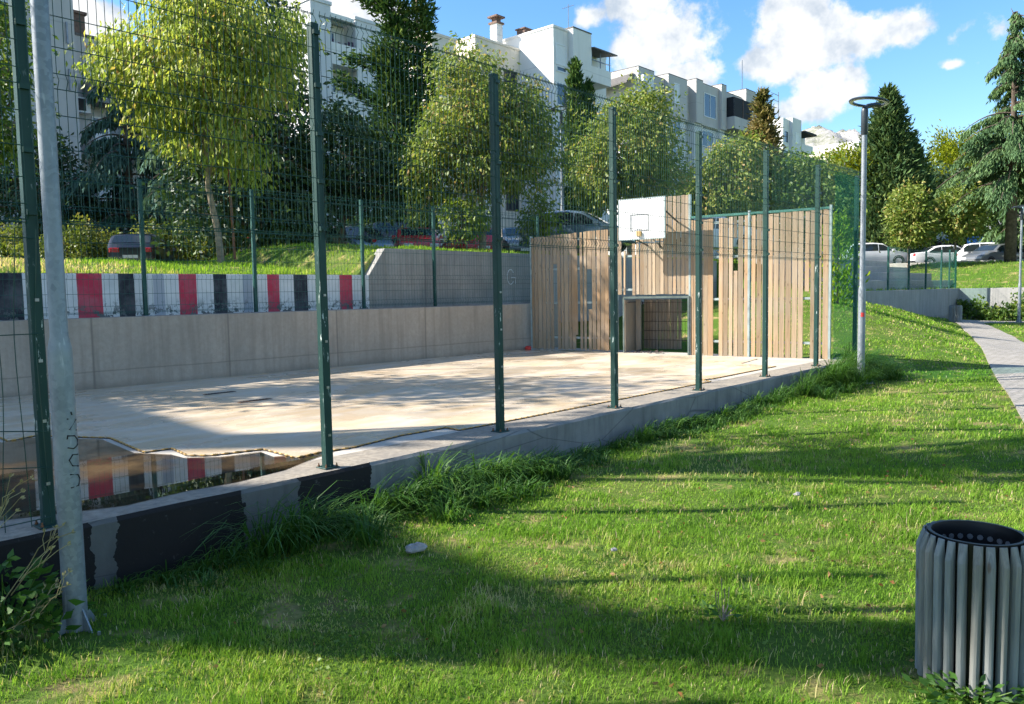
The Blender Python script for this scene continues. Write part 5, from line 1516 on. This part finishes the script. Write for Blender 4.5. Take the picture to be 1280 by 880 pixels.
make_car('grey hatchback left of the tall wooden wall, above the stained grey wall', 'hatch', grey, (.35, 35.6, PK), R(-80))
make_car('blue grey hatchback whose roof shows above the left part of the wooden wall', 'hatch', bluegrey, (2.45, 29.0, PK), R(-22))
make_car('silver white car glimpsed through the gap between planks', 'hatch', white, (8.3, 32.0, PK), R(-30))
make_car('white estate car parked just right of the ring lamp', 'suv', white, (26.0, 57.6, 2.9), R(-6))
make_car('white saloon with low nose right of the white estate car', 'sedan', white, (29.9, 55.2, 2.75), R(-8))
make_car('dark grey car with bright wheels left of the stake of a small round tree', 'hatch', grey, (31.9, 57.0, 2.7), R(190))
make_car('dark grey car behind the young tree stake, right of its twin', 'hatch', grey, (30.9, 51.4, 2.55), R(200))
make_car('white and black utility car nearest to the deodar trunk', 'suv', white, (32.3, 53.9, 2.6), R(-20))
make_car('blue van roof rising above the dark cars by the round trees', 'van', paint('blue_van_paint', (.03, .12, .34)), (32.2, 58, 2.8), R(170), name='parked_van')
make_car('white box van standing behind the white saloon', 'van', white, (31.0, 60, 3.3), R(175), name='parked_van')
make_car('dark car in shade at the far left edge beyond the hedge', 'hatch', black, (-24.8, 38, 2.435), R(20))

# ------------------------------------------------------------------ far fence, stairs, board fence, planter
ff = court_thing('mesh_fence', 'dark green mesh fence on top of the far grey wall', 'fence')
for s, h in ((30.2, 1.75), (33.0, 1.75), (35.6, 1.75), (38.2, 1.85), (39.7, 1.9), (40.9, 1.9)):
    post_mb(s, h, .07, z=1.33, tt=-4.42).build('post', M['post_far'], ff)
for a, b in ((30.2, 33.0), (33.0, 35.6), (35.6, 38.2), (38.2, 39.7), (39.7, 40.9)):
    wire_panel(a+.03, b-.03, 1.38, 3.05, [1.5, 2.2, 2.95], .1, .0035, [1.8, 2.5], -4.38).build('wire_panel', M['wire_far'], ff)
mb = MB(); mb.sbox(39.75, 40.85, -4.36, -4.357, 1.4, 3.1); mb.build('shade_net', M['net'], ff)
st_ = court_thing('concrete_steps', 'stepped grey concrete blocks between the far wall and the white cars', 'steps')
for k, (t1, z1) in enumerate(((-5.2, 1.75), (-6.3, 2.15), (-7.4, 2.5), (-8.5, 2.88))):
    mb = MB(); mb.sbox(27.0+k*.6, 44.0, t1-1.1, t1, .9, z1); mb.build('step', M['conc_plain'], st_, bev=.02)
bf = court_thing('board_fence', 'dark upright board fence behind the olive tree trunk and parked cars', 'fence')
mb = MB()
for i in range(62): mb.sbox(24+i*.2, 24.17+i*.2, -23.2, -23.17, 2.88, 4.75+rnd.uniform(-.03, .03))
mb.build('boards', M['fence_wood'], bf)
mb = MB()
for z in (3.2, 4.3): mb.sbox(24, 36.4, -23.168, -23.12, z, z+.09)
mb.build('rails', M['fence_wood'], bf)

# ------------------------------------------------------------------ apartment blocks
def blk(nm, root, mat, s0, s1, t0, t1, z0, z1):
    mb = MB(); mb.sbox(s0, s1, t0, t1, z0, z1); return mb.build(nm, M[mat], root)
def cap(root, s0, s1, t0, t1, z, mat='roof_dark', o=.12, h=.14, nm='roof_edge'):
    mb = MB(); mb.sbox(s0-o, s1+o, t0-o, t1+o, z+.003, z+h); return mb.build(nm, M[mat], root)
def window_n(root, s0, s1, t, z0, z1, fill='glass', fr='frame_white', nm='window', bars=1):
    """window on a face turned to the lawn (normal +t)"""
    mb = MB(); f = .09
    mb.sbox(s0, s1, t+.002, t+.06, z0, z0+f); mb.sbox(s0, s1, t+.002, t+.06, z1-f, z1)
    mb.sbox(s0, s0+f, t+.002, t+.058, z0+f, z1-f); mb.sbox(s1-f, s1, t+.002, t+.058, z0+f, z1-f)
    for k in range(bars): c = s0+(s1-s0)*(k+1)/(bars+1); mb.sbox(c-.04, c+.04, t+.002, t+.056, z0+f, z1-f)
    o = mb.build(nm, M[fr], root)
    mb = MB(); mb.sbox(s0+f*.5, s1-f*.5, t+.004, t+.02, z0+f*.5, z1-f*.5); mb.build('pane', M[fill], o)
    return o
def window_a(root, t0, t1, s, z0, z1, fill='glass', fr='frame_white', nm='window'):
    """window on a face turned towards us (normal -s)"""
    mb = MB(); f = .09
    mb.sbox(s-.06, s-.002, t0, t1, z0, z0+f); mb.sbox(s-.06, s-.002, t0, t1, z1-f, z1)
    mb.sbox(s-.058, s-.002, t0, t0+f, z0+f, z1-f); mb.sbox(s-.058, s-.002, t1-f, t1, z0+f, z1-f)
    o = mb.build(nm, M[fr], root)
    mb = MB(); mb.sbox(s-.02, s-.004, t0+f*.5, t1-f*.5, z0+f*.5, z1-f*.5); mb.build('pane', M[fill], o)
    return o
def balcony(root, s0, s1, tb, tf, z, ph=1.0, mat='cool_wall', dark=True, rail=False, side=True):
    """slab and parapet in front of a back wall at tb; a dark door behind"""
    mb = MB(); mb.sbox(s0, s1, tb+.002, tf, z-.2, z)
    if rail:
        mb.sbox(s0, s1, tf-.06, tf, z+ph-.06, z+ph)
        for k in range(int((s1-s0)/.14)): mb.sbox(s0+.05+k*.14, s0+.08+k*.14, tf-.05, tf-.02, z, z+ph-.06)
    else: mb.sbox(s0, s1, tf-.12, tf+.002, z-.202, z+ph)
    if side: mb.sbox(s0-.002, s0+.12, tb+.003, tf-.12, z, z+ph); mb.sbox(s1-.12, s1+.002, tb+.003, tf-.12, z, z+ph)
    o = mb.build('balcony', M[mat], root)
    if dark:
        w = (s1-s0)
        window_n(root, s0+w*.12, s0+w*.62, tb, z+.02, z+2.15, 'glass', 'frame_white', 'balcony_door')
    return o
FL = 2.9
# middle left block: lit flank, pilasters and recessed loggias
b = court_thing('apartment_block', 'white apartment block with stacked loggias right of the second tall post', 'building', 'staggered white apartment blocks')
blk('wall', b, 'cool_wall', 23.6, 25.0, -46, -34, 2.8, 18.45); cap(b, 23.6, 25.0, -46, -34, 18.45, 'cool_wall', .06, .2)
blk('wall', b, 'cool_wall', 25.003, 27.0, -46, -35.4, 2.8, 17.9); cap(b, 25.1, 26.9, -46, -34.3, 17.95, 'white_wall', 0, .25, 'loggia_roof')
blk('wall', b, 'cool_wall', 27.003, 30.5, -46, -34.3, 2.8, 18.2); cap(b, 27.003, 30.5, -46, -34.3, 18.2, 'cool_wall', .05, .2)
for k in range(5): balcony(b, 25.003, 26.997, -35.4, -34.0, 15.35-FL*k+.0, 1.05, 'white_wall', True, k == 2, False)
mb = MB()
for i in range(7): mb.sbox(25.15+i*.24, 25.33+i*.24, -34.25, -34.23, 15.9, 16.5+rnd.uniform(-.2, .3))
mb.build('laundry', M['laundry'], b)
for k in range(5): window_n(b, 28.4, 29.6, -34.3, 15.5-FL*k, 16.9-FL*k)
for k in range(5): window_a(b, -38.8, -37.4, 23.6, 15.2-FL*k, 16.6-FL*k, 'shutter')
# staggered cream block
b = court_thing('apartment_block', 'cream apartment block with stepped roof left of the tall chimney', 'building', 'staggered white apartment blocks')
blk('wall', b, 'cream_wall', 36.0, 38.4, -50, -37.2, 2.8, 20.0); cap(b, 36.0, 38.4, -50, -37.2, 20.0, 'cream_wall', .05, .18)
blk('wall', b, 'cream_wall', 39.6, 44.596, -50, -36.4, 2.8, 20.4); cap(b, 39.6, 44.5, -50, -36.4, 20.4, 'cream_wall', .05, .18)
blk('wall', b, 'cream_wall', 38.403, 39.597, -50, -38.2, 2.8, 19.4)
for k in range(4):
    w = window_n(b, 42.7, 44.2, -36.4, 16.6-FL*k, 18.7-FL*k, 'dark_void', 'roof_dark', 'window', 1)
    window_n(b, 40.4, 41.8, -36.4, 16.8-FL*k, 18.2-FL*k, 'shutter')
    window_n(b, 36.7, 37.8, -37.2, 16.4-FL*k, 17.8-FL*k)
ch = MB(); ch.sbox(43.4, 44.1, -38.4, -37.7, 20.6, 22.6); o = ch.build('chimney', M['white_wall'], b)
ch = MB(); ch.sbox(43.3, 44.2, -38.5, -37.6, 22.6, 22.75); ch.sbox(43.5, 44.0, -38.3, -37.8, 22.75, 23.1); ch.sbox(43.25, 44.25, -38.55, -37.55, 23.1, 23.22); ch.build('chimney_cap', M['brick'], o)
# tall white block
b = court_thing('apartment_block', 'tall bright white block with one blank sunlit flank, tallest by the slim cypresses', 'building', 'staggered white apartment blocks')
blk('wall', b, 'white_wall', 44.6, 46.42, -48, -33.0, 2.8, 21.5); cap(b, 44.6, 46.4, -48, -33.0, 21.5, 'white_wall', .05, .18)
blk('wall', b, 'white_wall', 46.423, 48.8, -48, -32.5, 2.8, 21.75); cap(b, 46.423, 48.8, -48, -32.5, 21.75, 'roof_dark', .03, .1)
blk('wall', b, 'white_wall', 48.803, 53.2, -48, -34.2, 2.8, 21.0); cap(b, 48.9, 53.2, -48, -34.2, 21.0, 'white_wall', .04, .2)
for k in range(5): window_n(b, 44.85, 46.2, -33.0, 18.8-FL*k-(0 if k == 0 else .15), 20.4-FL*k, 'shutter' if k in (0, 3) else 'glass', 'frame_white', 'window', 0)
window_n(b, 44.9, 46.15, -33.0, 18.3, 18.74, 'glass', 'frame_white', 'window', 0)
for k in range(5): balcony(b, 48.803, 51.6, -34.2, -32.6, 18.4-FL*k, 1.0, 'white_wall', True, False, True)
mb = MB(); mb.add([(48.8, 34.2, 21.0), (51.9, 34.2, 21.0), (52.0, 32.2, 20.75), (48.8, 32.2, 20.75), (48.8, 34.2, 20.9), (51.9, 34.2, 20.9), (52.0, 32.2, 20.65), (48.8, 32.2, 20.65)], [(0,3,2,1),(4,5,6,7),(0,1,5,4),(1,2,6,5),(2,3,7,6),(3,0,4,7)])
mb.build('awning', M['roof_dark'], b)
mb = MB()
for s_ in (49.0, 50.2, 51.5): mb.sbox(s_, s_+.06, -32.7, -32.64, 19.4, 20.66)
mb.sbox(48.9, 51.6, -32.72, -32.62, 19.9, 19.95); mb.build('balcony_frame', M['metal_grey'], b)
mb = MB(); mb.tube([(47.8, 34, 21.8), (47.8, 34, 24.2)], .03, 5); mb.tube([(47.8, 33.4, 24.0), (47.8, 34.6, 24.0)], .02, 4); mb.build('antenna', M['metal_grey'], b)
mb = MB(); mb.sbox(45.0, 45.8, -37.0, -36.2, 21.7, 22.2); mb.sbox(44.9, 45.9, -37.1, -36.1, 22.2, 22.3); mb.build('chimney', M['brick'], b)
window_n(b, 51.9, 52.9, -34.2, 13.2, 14.4); window_n(b, 51.9, 52.9, -34.2, 16.1, 17.3); window_n(b, 51.9, 52.9, -34.2, 19.0, 20.2)
# right hand block: beige panelled upper floor over a white base
b = court_thing('apartment_block', 'grey beige block with panelled top floor and a black covered balcony', 'building', 'staggered white apartment blocks')
segs = [(64.3, 67.2, -38.1, 23.4, 'grey_wall'), (67.203, 69.8, -38.5, 23.2, 'grey_wall'), (69.803, 73.6, -38.0, 23.7, 'grey_wall'), (73.603, 75.4, -38.8, 23.5, 'grey_wall'), (75.403, 76.9, -37.9, 24.2, 'grey_wall'), (76.903, 81.0, -38.2, 24.1, 'grey_wall'), (81.003, 82.2, -37.8, 24.6, 'grey_wall'), (82.203, 87.4, -38.6, 24.3, 'grey_wall'), (87.403, 90.0, -37.9, 25.2, 'grey_wall')]
for s0, s1, t, z, m_ in segs:
    zb = 19.6
    blk('upper_wall', b, m_, s0, s1, -52, t, zb, z); cap(b, s0, s1, -52, t, z, 'roof_dark', .0, .09)
    blk('wall', b, 'cool_wall', s0, s1, -52, t-.25, 2.8, zb-.003)
window_n(b, 77.6, 80.4, -38.2, 20.6, 23.2, 'glass', 'frame_white', 'window', 1)
for s0, t in ((70.9, -38.0), (66.0, -38.1), (88.2, -37.9)): window_n(b, s0, s0+1.0, t, 20.9, 23.0, 'shutter')
for k in range(1, 5):
    window_n(b, 77.6, 80.2, -38.45, 20.6-FL*k-.3, 22.4-FL*k-.3, 'glass'); window_n(b, 71.0, 72.6, -38.25, 20.6-FL*k, 22.2-FL*k, 'glass'); window_n(b, 65.2, 66.4, -38.35, 20.6-FL*k, 22.0-FL*k, 'shutter')
    balcony(b, 82.6, 86.8, -38.85, -37.2, 20.4-FL*k, 1.0, 'cool_wall', True, False, True)
balcony(b, 82.4, 87.2, -38.6, -36.9, 20.0, 1.15, 'grey_wall', False)
mb = MB(); mb.sbox(82.5, 87.1, -37.05, -37.02, 21.16, 23.35); mb.sbox(82.45, 82.48, -38.5, -37.05, 21.16, 23.35); mb.sbox(87.12, 87.15, -38.5, -37.05, 21.16, 23.35); mb.build('balcony_blind', M['awning'], b)
mb = MB(); mb.sbox(84.7, 84.82, -37.018, -36.99, 21.16, 23.4); mb.build('blind_post', M['brick'], b)
mb = MB()
mb.add([(63.0, 38.6, 21.9), (64.2, 38.6, 22.9), (64.2, 47, 22.4), (63.0, 47, 21.4), (63.0, 38.6, 21.75), (64.2, 38.6, 22.75), (64.2, 47, 22.25), (63.0, 47, 21.25)], [(0,1,2,3),(7,6,5,4),(0,4,5,1),(1,5,6,2),(2,6,7,3),(3,7,4,0)])
mb.build('porch_roof', M['roof_dark'], b)
for k in range(4): window_a(b, -42.5, -41.0, 64.3, 19.0-FL*k, 20.6-FL*k, 'shutter')
mb = MB(); mb.tube([(88.6, 39, 25.2), (88.6, 39, 29)], .05, 5); mb.build('antenna', M['metal_grey'], b)
for k in range(5):
    mb = MB(); mb.sbox(64.5, 65.2, -38.05 if k == 0 else -38.3, -37.65, 22.0-FL*k, 22.6-FL*k); mb.build('air_conditioner', M['frame_white'], b)
# far blocks
b = court_thing('apartment_block', 'far white block with roof aerial right of the bronze conifer', 'building', 'staggered white apartment blocks')
blk('wall', b, 'white_wall', 114.6, 116.9, -60, -45.0, 2.8, 27.0); blk('wall', b, 'cool_wall', 116.903, 120.3, -60, -44.5, 2.8, 27.3); blk('wall', b, 'cool_wall', 120.303, 126, -60, -46.2, 2.8, 26.0)
for k in range(5):
    window_n(b, 115.0, 116.5, -45.0, 23.4-FL*k, 25.2-FL*k, 'glass', 'frame_white', 'window', 0); window_n(b, 118.0, 119.4, -44.5, 23.6-FL*k, 25.2-FL*k, 'shutter', 'frame_white', 'window', 0)
    balcony(b, 120.303, 124.8, -46.2, -44.4, 22.8-FL*k, 1.0, 'cool_wall', True)
mb = MB(); mb.sbox(120.4, 125.0, -46.1, -43.9, 25.4, 25.7); mb.build('awning', M['awning'], b)
mb = MB(); mb.tube([(115.2, 46, 27), (115.2, 46, 31)], .06, 5); mb.tube([(112.6, 46, 30.5), (115.4, 46, 30.5)], .05, 4); mb.tube([(113.2, 46, 29.6), (115.2, 46, 29.6)], .05, 4); mb.build('antenna', M['metal_grey'], b)
b = court_thing('apartment_block', 'low pale cream building on the slope under the rocky ridge', 'building', 'staggered white apartment blocks')
blk('wall', b, 'cream_wall', 150, 158, -66, -50, 2.8, 27.0); blk('wall', b, 'white_wall', 158.003, 176, -66, -48.5, 2.8, 29.6); blk('wall', b, 'cream_wall', 140, 149.997, -66, -53, 2.8, 25.5)
for k in range(4):
    window_a(b, -60+k*3.2, -58.4+k*3.2, 150, 23.4, 25.2); window_n(b, 151.5, 153.5, -50, 23.6-FL*k, 25.4-FL*k); window_n(b, 162+k*3.2, 164+k*3.2, -48.5, 25.4, 27.4); window_n(b, 142+k*1.8, 143+k*1.8, -53, 22.4, 24.2)
# left blocks behind the hedge
b = court_thing('apartment_block', 'pale grey apartment block at the left edge behind the galvanised pole', 'building', 'staggered white apartment blocks')
blk('wall', b, 'grey_wall', 10.3, 13.0, -56, -40.0, 1.8, 22); blk('wall', b, 'grey_wall', -.5, 10.297, -56, -41.8, 1.8, 21.5)
for k in range(6):
    balcony(b, -.3, 4.6, -41.8, -40.2, 16.6-FL*k, 1.0, 'cool_wall', True); balcony(b, 5.0, 10.29, -41.8, -40.2, 16.6-FL*k, 1.0, 'cool_wall', True)
for k in range(2):
    mb = MB(); mb.tube([(12.6, 39.9, 14.9-k*2.4), (12.6, 39.9, 16.0-k*2.4)], .06, 5); mb.build('wall_bracket', M['metal_grey'], b)
b = court_thing('apartment_block', 'lower grey apartment block with dark ground floor right of the galvanised pole', 'building', 'staggered white apartment blocks')
blk('wall', b, 'grey_wall', 13.003, 23.2, -56, -41.5, 6.4, 15.9); cap(b, 13.05, 23.1, -56, -41.5, 15.9, 'roof_dark', .05, .15)
blk('ground_floor', b, 'dark_wall', 13.003, 23.2, -56, -43.6, 1.8, 6.397)
for s_ in (13.6, 15.6, 17.6, 19.6, 21.6):
    mb = MB(); mb.sbox(s_, s_+.5, -42.1, -41.55, 1.8, 6.39); mb.build('column', M['grey_wall'], b)
for k in range(3):
    balcony(b, 13.8, 17.2, -41.5, -40.1, 12.4-FL*k, 1.0, ('dark_wall', 'cool_wall', 'cool_wall')[k], True, k == 0); balcony(b, 18.2, 22.4, -41.5, -40.1, 12.4-FL*k, 1.0, 'cool_wall', True)
mb = MB(); mb.sbox(13.1, 14.0, -41.45, -41.0, 11.7, 12.5); o = mb.build('air_conditioner', M['frame_white'], b)
mb = MB(); mb.sbox(13.2, 13.75, -40.996, -40.98, 11.78, 12.42); mb.build('grille', M['black_plastic'], o)
mb = MB(); mb.sbox(13.6, 14.4, -43.0, -42.2, 16.1, 17.3); mb.sbox(13.5, 14.5, -43.1, -42.1, 17.3, 17.45); mb.build('chimney', M['brick'], b)
# block standing left of the picture; the low sun throws its stepped outline on the court
b = thing('apartment_block', 'apartment block left of the court whose stepped outline shades its near end', 'building', (0, 0, 0), 0, 'staggered white apartment blocks')
H1 = 20.
def shade_block(nm, edge_, h):
    o_ = h/math.tan(EL)
    (xa, ya), (xb, yb) = edge_
    pol = [(xa-o_, ya), (xa-o_-11, ya), (xb-o_-11, yb), (xb-o_, yb)]
    mb = MB(); mb.prism(pol, -.3, h); mb.build(nm, M['cool_wall'], b)
    mb = MB(); 
    for k in range(6):
        z = 1.6+k*FL
        if z+1.6 > h: break
        f0, f1 = .25, .7
        p0 = (xa+(xb-xa)*f0-o_+.03, ya+(yb-ya)*f0+.03); p1 = (xa+(xb-xa)*f1-o_+.03, ya+(yb-ya)*f1+.03)
        mb.add([(p0[0], p0[1], z), (p1[0], p1[1], z), (p1[0], p1[1], z+1.4), (p0[0], p0[1], z+1.4)], [(3,2,1,0)])
    mb.build('window', M['glass'], b)
shade_block('wall', ((-6.2, 12.1), (-2.89, 8.56)), 19.)
shade_block('wall', ((-1.62, 8.72), (-.78, 7.80)), 20.)
shade_block('wall', ((-1.42, 6.40), (.47, 4.40)), 20.5)
